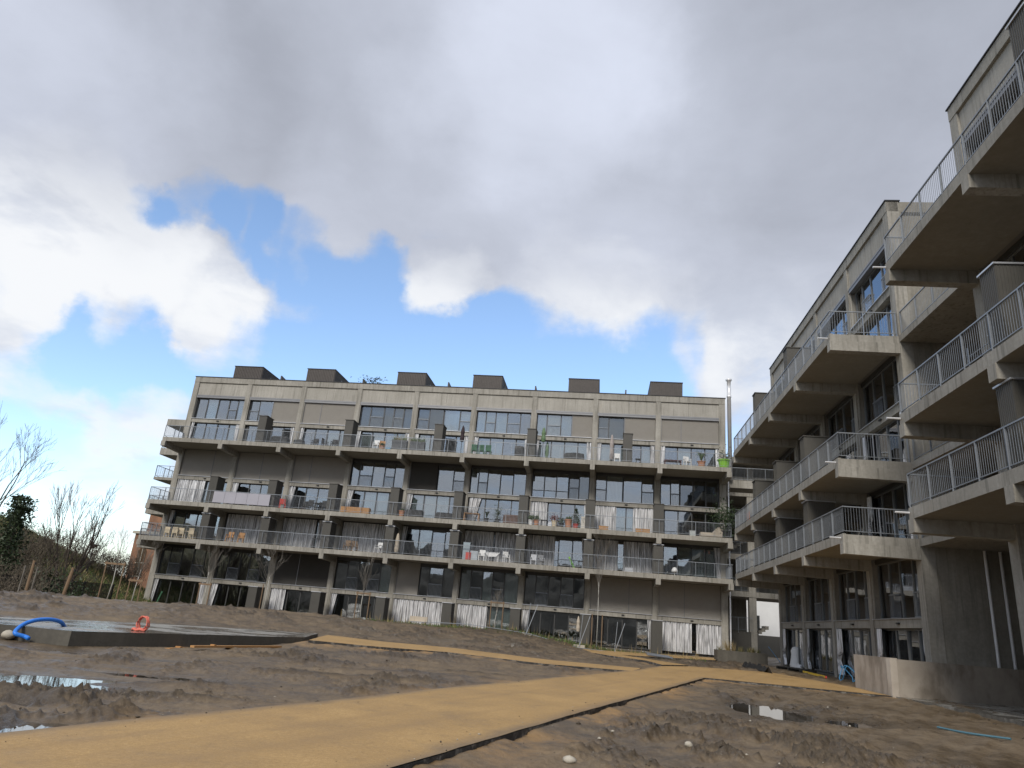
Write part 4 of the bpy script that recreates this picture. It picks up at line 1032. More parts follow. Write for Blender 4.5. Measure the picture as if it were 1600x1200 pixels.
def shrub(px, py, D, h, w, seed, label, group, mt=M_TWIG, n=26, depth=2):
    rnd = random.Random(seed); base = on_hill(px, py, D); t = thing('shrub', label, 'shrub', base, 0, group); b = MB(); st = MB()
    for i in range(n):
        a = rnd.uniform(0, 6.28); q = Vector((rnd.gauss(0, w * .22), rnd.gauss(0, w * .22), -.2)); d = Vector((math.cos(a) * .55, math.sin(a) * .55, 1)).normalized()
        st.tube([q, q + d * h * .3], [.03, .022], 4); branch(b, q + d * h * .3, d, h * .42, .028, depth, rnd, .6, .3, 2, .7, (2, 3))
    b.leaves([(rnd.gauss(0, w * .30), rnd.gauss(0, w * .30), abs(rnd.gauss(h * .42, h * .24))) for _ in range(int(700 * w))], .11, rnd)
    struct(st.build('stems', mt, t), 'stuff'); struct(b.build('twigs', mt, t), 'stuff'); return t
sl = [(-20, 850, 58, 4.2, 3.5), (20, 850, 60, 4.4, 4), (45, 845, 64, 4.2, 4), (70, 858, 66, 3.6, 3.5), (15, 890, 54, 2.8, 3.5), (55, 892, 56, 2.8, 3.2), (88, 898, 58, 2.2, 2.4), (125, 868, 74, 2.6, 3), (158, 880, 76, 2.4, 3), (176, 885, 78, 2.2, 2.4), (193, 888, 80, 2.4, 2.4), (35, 905, 50, 2.0, 2.6), (205, 893, 78, 3.0, 1.6)]
sn = ['tall brown thicket at the left edge of the picture', 'dense brown bush right of the ivy-clad trunk', 'rounded bare bush topping the left slope', 'bare bush stepping down left of many-stemmed tree', 'low brown bush behind wire fence at left edge', 'low brown bush behind the leaning timber post', 'small bush at foot of many-stemmed tree',
      'thin bush on slope right of many-stemmed tree', 'thin bush beyond the street lamp on slope', 'thin bush near the end of the slope', 'thin bush just left of the rear block', 'lowest pale bush beside the wire fence', 'slender bare sapling clump beside the side balconies']
for k, (a, l) in enumerate(zip(sl, sn)): shrub(*a, 40 + k, l, 'bare shrubs on the left slope', M_TWIG if k % 3 else M_BARK, 30 if k < 6 else 22, 2)
# ivy-clad trunk
ib = on_hill(2, 870, 57); t = thing('ivy_clad_tree', 'dark ivy-clad tree trunk at the left edge', 'tree', ib); rnd = random.Random(4)
MB().tube([(0, 0, -.4), (.15, 0, 3), (.35, .1, 6.3)], [.22, .17, .08], 8).build('trunk', M_BARK, t)
MB().leaves([(.055 * z + rnd.gauss(0, .55 * (1.15 - z / 8)), rnd.gauss(0, .55), z) for z in [rnd.uniform(.2, 6.6) for _ in range(3800)]], .24, rnd).build('ivy', M_LEAF, t)
ub = on_hill(70, 905, 55); t = thing('evergreen_bush', 'dark evergreen bush below the many-stemmed tree', 'shrub', ub); rnd = random.Random(14)
MB().tube([(0, 0, -.2), (0, 0, 1.4)], [.08, .04], 6).build('stem', M_BARK, t)
MB().leaves([(rnd.gauss(0, 1.5), rnd.gauss(0, 1.0), abs(rnd.gauss(.2, .9))) for _ in range(2600)], .22, rnd).build('foliage', M_LEAF, t)
# rough grass over the slope: stuff
rnd = random.Random(77); gb = MB()
for _ in range(16000):
    az = R(rnd.uniform(-39, -24.5)); D = rnd.uniform(58, 84); x, y = D * math.sin(az), D * math.cos(az); z = hz(x, y)
    h_ = rnd.uniform(.12, .42); w_ = rnd.uniform(.02, .05); a = rnd.uniform(0, 6.28); lx, ly = rnd.gauss(0, .15), rnd.gauss(0, .15)
    gb.v += [(x - w_ * math.cos(a), y - w_ * math.sin(a), z - .03), (x + w_ * math.cos(a), y + w_ * math.sin(a), z - .03), (x + lx, y + ly, z + h_)]; n_ = len(gb.v); gb.f.append((n_ - 3, n_ - 2, n_ - 1)); gb.mi.append(rnd.choice((0, 0, 1, 2)))
struct(tag(gb.build('rough_grass', [M_MOSS, M_DRY, M_GRASSB]), 'rough yellow-green grass covering the left slope', 'grass'), 'stuff')
# path lamps on the slope
def lamp(px0, py0, px1, py1, D, label):
    p0 = atd(px0, py0, D); p1 = atd(px1, py1, D); z0 = hz(p0.x, p0.y) - .2; t = thing('street_lamp', label, 'street lamp', (p0.x, p0.y, z0), 0, 'lamps on the left slope'); hh = p1.z - z0; dx, dy = 0, 0
    MB().tube([(0, 0, 0), (dx, dy, hh - .35)], [.07, .05], 8).build('pole', M_DARKM, t)
    MB().lathe([(.05, 0), (.10, .05), (.42, .28), (.44, .34), (.1, .38)], 14, (dx, dy, hh - .36)).build('lamp_head', M_DARKM, t, smooth=True)
lamp(133, 903, 145, 850, 72, 'dark funnel-headed street lamp right of the many-stemmed tree')
lamp(4, 860, 11, 773, 60, 'dark funnel-headed street lamp above the ivy-clad trunk')
# low dark fence at the foot of the slope
f0, f1 = atd(-40, 915, 52), atd(205, 930, 60); fd = Vector((f1.x - f0.x, f1.y - f0.y, 0)); fl = fd.length; fa = math.atan2(fd.y, fd.x)
t = thing('fence', 'low dark mesh fence along the foot of the left slope', 'fence', (f0.x, f0.y, .1), fa)
for i in range(int(fl / 2.5) + 1): MB().box(i * 2.5 - .03, i * 2.5 + .03, -.03, .03, -.6, 1.35).build('post', M_DARKM, t)
for i in range(int(fl / 2.5)):
    b = MB(); x0 = i * 2.5 + .03
    for j in range(26): x = x0 + 2.44 * (j + .5) / 26; b.box(x - .025, x + .025, -.006, .006, .0, 1.3)
    for z in (.05, .65, 1.25): b.box(x0, x0 + 2.44, -.012, .012, z, z + .03)
    b.build('mesh_panel', M_DARKM, t)
# brick factory tower far behind
bb = atd(232, 905, 112); br = R(-20); t = thing('brick_building', 'old red-brown brick building with arched window seen behind left end of rear block', 'building', (bb.x, bb.y, -.5), br)
MB().box(-4.2, 9, 0, 10, 0, 9.2).build('wall', M_BRICK, t); MB().box(-3.0, 9, .6, 10, 9.2, 13.2).build('upper_wall', M_BRICK, t)
MB().box(-4.5, 9.2, -.3, 10.2, 9.2, 9.55).build('cornice', M_STONE, t); MB().box(-3.3, 9.2, .3, 10.2, 13.2, 13.6).build('cornice', M_BRICK, t)
for x in (-2.2, 2.2, 6.0):
    pr = [(x - .8, 3.5), (x + .8, 3.5), (x + .8, 6.6)] + [(x + .8 * math.cos(w), 6.6 + .8 * math.sin(w)) for w in [i * math.pi / 8 for i in range(1, 8)]] + [(x - .8, 6.6)]
    b = MB(); b.v = [(px_, -.03, z) for px_, z in pr]; b.f = [tuple(range(len(pr)))]; b.mi = [0]; wo_ = b.build('window', M_GLASS_IB, t)
    MB().box(x - .9, x + .9, -.1, -.04, 3.35, 3.5).box(x - .04, x + .04, -.08, -.04, 3.5, 7.2).box(x - .8, x + .8, -.08, -.04, 5.2, 5.28).build('frame', M_STONE, wo_)
# white building beyond the passage
wb = atd(1200, 990, 92); t = thing('white_building', 'white rendered house seen through the passage between the blocks', 'building', (wb.x, wb.y, -.3), R(-8))
MB().box(-9, 9, 0, 8, 0, 9).build('wall', M_WALLW, t); MB().box(-9.3, 9.3, -.3, 8.3, 9, 9.3).build('roof', M_ROOF, t)
for x in (-4, -1.5): wo_ = MB().box(x - .6, x + .6, -.04, .02, 3.0, 4.6).build('window', M_FRAME, t); MB().box(x - .5, x + .5, -.06, -.045, 3.1, 4.5).build('pane', M_GLASS, wo_)
MB().box(-9, 9, -2.2, -2.0, 0, 2.4).build('yard_wall', M_LOCK, t)

MINR = .0045
# ---------------------------------------------------------------- young staked trees in front of the rear block
def pt_at(px, py, D): p = atd(px, py, D); return Vector((p.x, p.y, gz(p.x, p.y)))
def staked(px, py, D, stakes, h_st, h_tree, seed, label, trunk=M_WTRUNK, bar=True, crown=1., st_mat=M_WOOD):
    b0 = pt_at(px, py, D); rnd = random.Random(seed); t = thing('young_tree', label, 'young tree', b0, math.atan2(-b0.x, b0.y) * 0 + A_ROT, 'young staked trees in front of the rear block')
    tr = MB(); p = Vector((0, 0, -.1)); tip = Vector((rnd.gauss(0, .05), 0, h_tree * (.46 if h_tree < 6 else .6))); tr.tube([p, p.lerp(tip, .5) + Vector((rnd.gauss(0, .05), 0, 0)), tip], [.032, .026, .016], 7)
    tr.build('trunk', trunk, t, smooth=True)
    cr = MB()
    if crown:
        for i in range(7):
            w = rnd.uniform(0, 6.28); branch(cr, tip.lerp(p, rnd.uniform(0, .28)), Vector((math.cos(w) * .7 * crown, math.sin(w) * .7 * crown, .9)).normalized(), h_tree * .24, .011, 2, rnd, .5, .35, 3, .62, (2, 4))
        branch(cr, tip, Vector((0, 0, 1)), h_tree * .25, .015, 3, rnd, .45, .5); cr.build('crown', M_BARKG, t)
    for x in stakes: MB().tube([(x, .0, -.3), (x, 0, h_st)], .035, 7).build('stake', st_mat, t)
    if bar and len(stakes) > 1: MB().box(min(stakes) - .08, max(stakes) + .08, -.05, -.0, h_st - .16, h_st - .06).build('crossbar', st_mat, t)
    return t
staked(168, 931, 44, (-.52, .52), 1.95, 4.2, 1, 'young tree between two tall stakes, leftmost before the slope', crown=.6)
staked(207, 933, 48, (-.4, .35), 1.5, 4.4, 2, 'young tree between stakes just left of rear block corner', crown=.5)
staked(316, 942, 50, (-.4, .3), 1.75, 5.2, 3, 'bushy staked young tree before the second column of rear block', crown=.8)
staked(412, 950, 50, (-.3,), 1.8, 5.0, 4, 'spreading young tree with pale trunk before third column of rear block', crown=.9)
staked(563, 968, 50, (-.45, .42), 1.9, 4.6, 5, 'slim young tree between two stakes before fourth bay of rear block', crown=.35)
staked(774, 980, 50, (-.42, .42), 1.95, 3.0, 6, 'pale-trunked young tree between stakes with crossbar before sixth bay', crown=.25)
staked(932, 1004, 51.5, (.33, -.36), 2.25, 7.4, 7, 'tall white-stemmed birch sapling before eighth bay of rear block', crown=.22, bar=False)
def post(px, py, D, h, r, label, mt=M_WOOD, lean=(0, 0)):
    b0 = pt_at(px, py, D); o = MB().tube([(0, 0, -.4), (lean[0], lean[1], h)], [r, r * .92], 9).build('timber_post', mt, None, b0); MB().box(lean[0] - r * 1.3, lean[0] + r * 1.3, -r * .5, r * .5, h - .18, h - .08).build('tie_strap', M_DARKM, o)
    return tag(o, label, 'post')
post(98, 928, 41, 1.30, .085, 'thick leaning timber post below the many-stemmed tree', lean=(.18, 0))
post(40, 925, 40, 1.55, .07, 'timber post near left edge carrying the wire')
post(28, 925, 41, 1.3, .035, 'thin grey post left of the timber post', M_BARKG)
post(48, 925, 41, 1.3, .035, 'thin grey post right of the timber post', M_BARKG)
# green stake sleeve
o = MB().tube([(0, 0, -.1), (.28, 0, .95)], .05, 8).build('green_tube', M_LIME if False else M_GREEN, None, pt_at(244, 934, 52)); MB().tube([(.27, 0, .9), (.29, 0, 1.0)], .062, 8).build('collar', M_GREEN, o); tag(o, 'green plastic tube leaning outside first ground-floor bay', 'tube')
# temporary fence frames with concrete feet leaning in the planting strip
def fence_frame(px, py, D, label, h=2.0):
    b0 = pt_at(px, py, D); t = thing('fence_brace', label, 'fence brace', b0, A_ROT, 'fence braces along the planting strip')
    MB().tube([(0, 0, 0), (.15, .05, h)], .022, 7).build('upright', M_RAIL, t); MB().tube([(.0, -.2, .05), (.62, .1, h * .97)], .022, 7).build('strut', M_RAIL, t)
    MB().box(-.35, .35, -.13, .13, -.05, .13).build('foot', M_STONE, t)
fence_frame(822, 993, 48, 'galvanised fence brace on concrete foot in the planting strip, leftmost')
fence_frame(905, 1009, 48.5, 'galvanised fence brace on concrete foot by the seventh locker')
fence_frame(960, 1014, 49, 'galvanised fence brace on concrete foot right of birch sapling')
rl = []
for px_, py_, D in ((640, 977, 47.5), (730, 981, 47.5), (822, 989, 47.8), (905, 1003, 48), (960, 1009, 48.5), (1010, 1016, 49)):
    p = pt_at(px_, py_, D); rl.append(p + Vector((0, 0, .14)))
tag(MB().tube(rl, .022, 6).build('fence_rail', M_RAIL), 'long low metal rail lying along the planting strip', 'rail')
# ground cover in the planting strip
rnd = random.Random(9); gb = MB()
for _ in range(9000):
    u = rnd.uniform(21.5, 45.5); v = rnd.gauss(-9.0, 1.8); w = loc2w(A_ORG, A_ROT, u, v, 0); gb.v.append((w.x, w.y)); 
xy = np.array(gb.v); zz2, _, _ = ground_z(xy[:, 0], xy[:, 1]); gb.v = []
for (x, y), z in zip(xy, zz2):
    k = rnd.random(); h_ = rnd.uniform(.06, .26) if k < .985 else rnd.uniform(.4, .8); w_ = rnd.uniform(.015, .04); a = rnd.uniform(0, 6.28); lx, ly = rnd.gauss(0, .08), rnd.gauss(0, .08)
    gb.v += [(x - w_ * math.cos(a), y - w_ * math.sin(a), z - .03), (x + w_ * math.cos(a), y + w_ * math.sin(a), z - .03), (x + lx, y + ly, z + h_)]; n_ = len(gb.v); gb.f.append((n_ - 3, n_ - 2, n_ - 1)); gb.mi.append(0 if k < .5 else (1 if k < .6 or k > .96 else 2))
struct(tag(gb.build('ground_cover', [M_MOSS, M_DRY, M_GRASSB]), 'mossy ground cover and sprouts in strip before rear block', 'plants'), 'stuff')

# ---------------------------------------------------------------- retaining wall by the right block
w0, w1 = gp(1337, 1074, -.1), gp(1395, 1087.5, -.1); wd = Vector((w1.x - w0.x, w1.y - w0.y)); wl = wd.length
rot_w = math.atan2(wd.y, wd.x)                       # runs along the short end, towards the camera
t = thing('retaining_wall', 'low stained plaster wall turning a corner beneath right block', 'wall', (w0.x, w0.y, -.3), rot_w)
zt = 1.38
nx_ = Vector((1, 0)); face = B_ROT + math.pi / 2 - rot_w   # long face runs into the block, square to its facade
face = math.atan2(.10, 1.0) - rot_w
def wallseg(x0, y0, ang, L, th, name):
    c, s = math.cos(ang), math.sin(ang); n = (-s, c)
    poly = [(x0, y0), (x0 + c * L, y0 + s * L), (x0 + c * L + n[0] * th, y0 + s * L + n[1] * th), (x0 + n[0] * th, y0 + n[1] * th)]
    MB().prism(ccw(poly), 0, zt).build(name, M_WALL, t)
wallseg(0, 0, 0, wl, .22, 'short_wall'); wallseg(wl, .0, face, 9.5, .22, 'long_wall')
MB().box(-.02, wl, .0, .24, zt + .001, zt + .03).build('coping', M_WALL, t)

# planter with grasses at the corner of the rear block
p0, p1 = gp(1121, 1032, -.08), gp(1200, 1039, -.08); pd = Vector((p1.x - p0.x, p1.y - p0.y)); L = pd.length
t = thing('planter_box', 'long dark planter of dry grasses at right end of rear block', 'planter', (p0.x, p0.y, -.12), math.atan2(pd.y, pd.x))
MB().box(0, L, 0, .06, 0, .72).box(0, L, .9, .96, 0, .72).box(0, .06, .06, .9, 0, .72).box(L - .06, L, .06, .9, 0, .72).box(.06, L - .06, .06, .9, .0, .6).build('box', M_SIDE, t)
rnd = random.Random(2); b = MB()
for k in range(9):
    cx, cy = rnd.uniform(.3, L - .3), rnd.uniform(.3, .7); big = k in (2, 5)
    for i in range(60 if not big else 90):
        a = rnd.uniform(0, 6.28); r_ = abs(rnd.gauss(0, .22 if not big else .3)); h_ = rnd.uniform(.2, .55) * (1.7 if big else 1); lean = -.35 if big else 0
        b.v += [(cx - .012, cy, .58), (cx + .012, cy + .01, .58), (cx + math.cos(a) * r_ + lean * h_, cy + math.sin(a) * r_, .58 + h_)]; n_ = len(b.v); b.f.append((n_ - 3, n_ - 2, n_ - 1)); b.mi.append(0 if big or rnd.random() < .4 else 1)
b.build('grasses', [M_DRY, M_MOSS], t)

# ---------------------------------------------------------------- building site oddments
def arc_pts(p0, p1, h, n=18, side=(0, 0)):
    out = []
    for i in range(n + 1):
        q = i / n; out.append(p0.lerp(p1, q) + Vector((side[0], side[1], 0)) * math.sin(math.pi * q) + Vector((0, 0, h * math.sin(math.pi * q) ** .8)))
    return out
pa, pb = gp(38, 999, -.12), gp(98, 978, .16)
pts = [pa + Vector((.12, -.05, .03)), pa + Vector((.0, 0, .06))]
bx = [(24, 990), (27, 983), (40, 974), (60, 968.5), (80, 968), (95, 972), (100, 979)]
D0, D1 = Vector((pa.x, pa.y)).length, Vector((pb.x, pb.y)).length
for i, q in enumerate(bx): pts.append(atd(q[0], q[1], D0 + (D1 - D0) * (i / (len(bx) - 1)) ** 1.3))
# smooth through the points
def catmull(P, k=6):
    out = []
    for i in range(len(P) - 1):
        a, b_, c, d = P[max(i - 1, 0)], P[i], P[i + 1], P[min(i + 2, len(P) - 1)]
        for j in range(k):
            s = j / k; out.append(.5 * ((2 * b_) + (c - a) * s + (2 * a - 5 * b_ + 4 * c - d) * s * s + (3 * b_ - a - 3 * c + d) * s ** 3))
    out.append(P[-1]); return out
o = MB().tube(catmull(pts), .048, 10).build('blue_pipe', M_BLUE, smooth=True); tag(o, 'thick blue plastic pipe arching over edge of concrete slab', 'pipe')
e_ = pts[-1]; MB().tube([e_ + Vector((0, 0, .02)), e_ - Vector((0, 0, .06))], .056, 10).build('end_collar', M_BLUE, o)
# coral cable coil standing on the slab
cb = gp(221, 986, .15); t = thing('cable_coil', 'coral-red coiled plastic hose standing upright on wet slab', 'hose coil', cb, R(-20)); t.scale = (.68, .68, .72)
for k in range(4):
    rnd = random.Random(k); c_ = []
    for i in range(33):
        w = 2 * math.pi * i / 32; c_.append((.25 * math.cos(w) + .02 * rnd.uniform(-1, 1), .05 * k - .08 + .02 * math.sin(3 * w + k), .27 + .25 * math.sin(w) + .01 * rnd.uniform(-1, 1)))
    MB().tube(c_, .02, 7, cap=False).build('loop', M_CORAL, t, smooth=True)
c_ = [(.30 * math.cos(w), .14 * math.sin(w) - .15, .05 + .02 * math.sin(5 * w)) for w in [i * math.pi / 12 for i in range(25)]]
MB().tube(c_, .045, 8, cap=False).build('flat_loop', M_CORAL, t, smooth=True)
def rock(name, p, s, seed, mt, label=None, cat='stone'):
    rnd = random.Random(seed); b = MB(); n, m_ = 9, 6
    prof = []
    for j in range(m_ + 1):
        ph = math.pi * j / m_
        for i in range(n):
            w = 2 * math.pi * i / n; r_ = 1 + rnd.uniform(-.16, .16); b.v.append((s[0] * r_ * math.sin(ph) * math.cos(w), s[1] * r_ * math.sin(ph) * math.sin(w), -s[2] * math.cos(ph) * r_))
    for j in range(m_):
        for i in range(n): b.f.append((j * n + i, j * n + (i + 1) % n, (j + 1) * n + (i + 1) % n, (j + 1) * n + i)); b.mi.append(0)
    o = b.build(name, mt, None, p, 0, True)
    if label: tag(o, label, cat)
    return o
p = gp(12, 996, -.12); rock('stone', p + Vector((0, 0, .06)), (.17, .12, .10), 3, M_STONE, 'rounded tan stone beside the blue pipe')
p = gp(890, 1192, -.2); rock('stone', (p.x, p.y, gz(p.x, p.y) + .03), (.075, .055, .045), 5, M_STONE, 'pale angular stone in mud at lower edge of picture')
p = gp(1076, 1172, -.2); rock('stone', (p.x, p.y, gz(p.x, p.y) + .03), (.055, .045, .038), 6, M_STONE, 'small tan stone lying in right mud field')
# timber boards at the foot of the slab
for k, (a, b_) in enumerate((((262, 1009), (336, 1004)), ((300, 1012), (437, 1012)))):
    q0, q1 = gp(*a, -.12), gp(*b_, -.12); L = (q1 - q0).length; o = MB().box(0, L, -.07, .07, -.02, .03).build('timber_board', M_OWOOD, None, (q0.x, q0.y, gz((q0.x + q1.x) / 2, (q0.y + q1.y) / 2) + .04), math.atan2(q1.y - q0.y, q1.x - q0.x))
    MB().box(L * .2, L * .2 + .08, -.071, .071, .0301, .06).build('batten', M_OWOOD, o)
    tag(o, ['short orange board leaning along the concrete slab foot', 'long orange board lying before the concrete slab'][k], 'board')
# blue thin pipe in the right mud
q = [gp(1465, 1137, -.18), gp(1510, 1146, -.18), gp(1580, 1158, -.18)]
q = [Vector((a.x, a.y, gz(a.x, a.y) + .04)) for a in q]
tag(MB().tube(catmull(q), .022, 7).build('thin_pipe', mat('slate_blue_pipe', (.07, .16, .20), .5)), 'thin slate-blue pipe half sunk in right mud field', 'pipe')
# white sacks, pallet, level, hose near the right block
sb = gp(1245, 1045, -.1)
t = thing('white_sack', 'slumped white sack standing outside second bay of right block', 'sack', sb, R(10))
MB().lathe([(.38, 0), (.42, .2), (.36, .5), (.30, .8), (.33, 1.05), (.22, 1.25), (.05, 1.3)], 11).build('upright_sack', M_WHITE, t, smooth=True); b = MB()
rnd = random.Random(8)
b.lathe([(.75, 0), (.85, .08), (.7, .26), (.4, .36), (.05, .38)], 13, (.35, -.35, 0)); b.build('flat_sack', M_WHITE, t, smooth=True)
q0, q1 = gp(1213, 1044, -.08), gp(1250, 1050, -.08); L = (q1 - q0).length; t = thing('pallet', 'black pallet lying before the white sack', 'pallet', (q0.x, q0.y, -.1), math.atan2(q1.y - q0.y, q1.x - q0.x))
for i in range(5): MB().box(0, L, i * .2, i * .2 + .14, .13, .16).build('slat', M_BLACK, t)
for i in range(3): MB().box(i * (L - .12) / 2, i * (L - .12) / 2 + .12, 0, .94, .0, .129).build('bearer', M_BLACK, t)
q0, q1 = gp(1255, 1050, -.06), gp(1291, 1059, -.06); L = (q1 - q0).length; o = MB().box(0, L, -.03, .03, 0, .09).build('spirit_level', M_YEL, None, (q0.x, q0.y, -.08), math.atan2(q1.y - q0.y, q1.x - q0.x)); MB().box(L - .12, L + .01, -.032, .032, -.002, .092).build('end_cap', M_RED, o); tag(o, 'yellow spirit level with red tip beside the white sack', 'tool')
q0 = gp(1325, 1066, -.06); rnd = random.Random(6)
b = MB(); b.tube(catmull([q0 + Vector((.35 * math.cos(w) + rnd.gauss(0, .08), .35 * math.sin(w), .35 + .32 * math.sin(w * 1.7))) for w in [i * .8 for i in range(12)]], 4), .018, 6)
tag(b.build('blue_hose', mat('light_blue_hose', (.05, .22, .42), .5)), 'tangled light blue hose left of the plaster wall', 'hose')
q0 = gp(1212, 1036, -.06); tag(MB().tube([q0 + Vector((.4, 0, 0)), q0 + Vector((-.5, 0, 1.1))], .02, 6).build('blue_rod', MATS['light_blue_hose']), 'thin blue rod leaning by the passage', 'rod')
q0, q1 = gp(1163, 1041, -.06), gp(1200, 1050, -.06); rnd = random.Random(3); b = MB()
for i in range(14):
    s_ = i / 13; p = q0.lerp(q1, s_); b.v += [(p.x, p.y - .5 - .1 * rnd.random(), -.1), (p.x, p.y - .1, .12 + .14 * rnd.random()), (p.x, p.y + .45, -.08)]
for i in range(13): b.f += [(3 * i, 3 * i + 3, 3 * i + 4, 3 * i + 1), (3 * i + 1, 3 * i + 4, 3 * i + 5, 3 * i + 2)]; b.mi += [0, 0]
tag(b.build('black_sheeting', M_BLACK), 'crumpled black plastic sheeting beside the golden path', 'sheeting')
# plastic pipes lying behind the path near the corner
for k, (a, b_) in enumerate((((1010, 1022), (1045, 1028)), ((1012, 1024.5), (1050, 1030)))):
    q0, q1 = gp(*a, -.02), gp(*b_, -.02); tag(MB().tube([q0 + Vector((0, 0, .06)), q1 + Vector((0, 0, .06))], .06, 8).build('grey_pipe', M_RAIL), ['grey pipe lying behind the golden path, farther of two', 'grey pipe lying behind the golden path, nearer of two'][k], 'pipe')

# clods and stones scattered over the mud
rnd = random.Random(21); cl = MB(); N = 9000; xs = np.empty(N); ys = np.empty(N); kk = 0
while kk < N:
    az = R(rnd.uniform(-42, 42)); D = 6.5 * (7.5 ** rnd.random()); x, y = D * math.sin(az), D * math.cos(az)
    xs[kk] = x; ys[kk] = y; kk += 1
dens_ = fbm(xs * .35, ys * .35, 3, 61) + .35 * rnd.random(); bad = np.zeros(N, bool)
for poly in (main_poly, slip_poly, back_poly, slab_poly): bad |= inpoly(xs, ys, poly)
rx, ry = xs - B_ORG.x, ys - B_ORG.y; bad |= ((-rx * math.sin(B_ROT) + ry * math.cos(B_ROT)) > -1.2); bad |= dens_ < -.12; crumb = inpoly(xs, ys, main_poly) & (pdist(xs, ys, main_poly) < .5) & (np.array([rnd.random() for _ in range(N)]) < .25)
zs, _, _ = ground_z(xs, ys); chn = ground_z.churn; bad |= (chn < .30) & (np.array([rnd.random() for _ in range(N)]) > .10)
ico = [(0, 0, 1), (.9, 0, .3), (.28, .85, .3), (-.72, .53, .3), (-.72, -.53, .3), (.28, -.85, .3), (0, 0, -.6)]
icf = [(0, 1, 2), (0, 2, 3), (0, 3, 4), (0, 4, 5), (0, 5, 1), (6, 2, 1), (6, 3, 2), (6, 4, 3), (6, 5, 4), (6, 1, 5)]
for x, y, z, bd, cr_ in zip(xs, ys, zs, bad, crumb):
    if cr_: z = -.098
    elif bd or z < -.25: continue
    big = rnd.random() ** 5; s_ = .009 + .055 * big * rnd.random(); st_ = rnd.random() < .12; n_ = len(cl.v); a = rnd.uniform(0, 6.28); sx = rnd.uniform(.7, 1.5)
    if st_: s_ = min(s_, .035)
    if cr_: s_ = .006 + .016 * big
    for vx, vy, vz in ico:
        q = rnd.uniform(.55, 1.35); X, Y = vx * s_ * sx * q, vy * s_ * q; cl.v.append((x + X * math.cos(a) - Y * math.sin(a), y + X * math.sin(a) + Y * math.cos(a), z + vz * s_ * .75 * q))
    for f in icf: cl.f.append(tuple(n_ + i for i in f)); cl.mi.append(1 if st_ else 0)
struct(tag(cl.build('mud_clods', [mat('wet_earth_clod', (.060, .045, .029), .7, 0, .4, 9, .5), M_STONE], smooth=True), 'clods of wet earth and small stones over the mud', 'clods'), 'stuff')

# ---------------------------------------------------------------- things on the balconies of the rear block
FL = {5: SLAB[3][1] + .03, 3: SLAB[2][1] + .03, 2: SLAB[1][1] + .03, 0: -.05}
def bal(px, py, s, y=-2.2):
    u, _ = on_plane(A_ORG, A_ROT, px, py, y); return loc2w(A_ORG, A_ROT, u, y, FL[s])
def th(name, label, cat, px, py, s, y=-2.2, rot=0., group=None): return thing(name, label, cat, bal(px, py, s, y), A_ROT + rot, group)
def chair(px, py, s, label, mt, y=-1.9, rot=0., group='chairs on the balconies', arms=True):
    t = th('chair', label, 'chair', px, py, s, y, rot, group)
    MB().box(-.24, .24, -.24, .24, .40, .44).build('seat', mt, t)
    MB().prism([(-.24, .20), (.24, .20), (.24, .25), (-.24, .25)], .44, .90).build('backrest', mt, t)
    for x in (-.21, .21):
        for yy in (-.21, .21): MB().box(x - .03, x + .03, yy - .03, yy + .03, 0, .40).build('leg', mt, t)
        if arms: MB().box(x - .03, x + .03, -.22, .20, .62, .66).box(x - .02, x + .02, -.22, -.17, .44, .62).build('armrest', mt, t)
    return t
def table(px, py, s, label, mt, w=1.2, d=.7, h=.73, y=-1.9):
    t = th('table', label, 'table', px, py, s, y); MB().box(-w / 2, w / 2, -d / 2, d / 2, h - .04, h).build('tabletop', mt, t)
    for x in (-w / 2 + .06, w / 2 - .06):
        for yy in (-d / 2 + .06, d / 2 - .06): MB().box(x - .03, x + .03, yy - .03, yy + .03, 0, h - .04).build('leg', mt, t)
    return t
def potted(px, py, s, label, pot, h, r, seed, leaf=M_LEAF2, kind='bush', y=-2.2, rp=.2, hp=.36, cat='potted plant'):
    t = th('potted_plant', label, cat, px, py, s, y, 0, 'potted plants on the balconies'); rnd = random.Random(seed)
    MB().lathe([(rp * .7, 0), (rp * .95, hp * .9), (rp * 1.1, hp * .9), (rp * 1.1, hp), (rp * .85, hp), (rp * .8, hp * .85)], 12).build('pot', pot, t, smooth=False)
    if kind == 'cone': pts = [(rnd.gauss(0, r * (1 - q)), rnd.gauss(0, r * (1 - q)), hp + q * h) for q in [rnd.random() ** 1.3 for _ in range(420)]]
    elif kind == 'palm': pts = []
    else: pts = [(rnd.gauss(0, r * .5), rnd.gauss(0, r * .5), hp + abs(rnd.gauss(h * .45, h * .3))) for _ in range(220)]
    b = MB()
    if kind == 'palm':
        for i in range(26):
            w = rnd.uniform(0, 6.28); l_ = r * rnd.uniform(.7, 1.2); b.tube([(0, 0, hp), (.4 * l_ * math.cos(w), .4 * l_ * math.sin(w), hp + h * .8), (l_ * math.cos(w), l_ * math.sin(w), hp + h * rnd.uniform(.5, 1))], [.02, .035, .004], 3)
    else:
        b.leaves(pts, .13 if kind != 'big' else .2, rnd); b.tube([(0, 0, 0), (0, 0, hp + h * .5)], .02, 5)
    b.build('foliage', leaf, t); return t
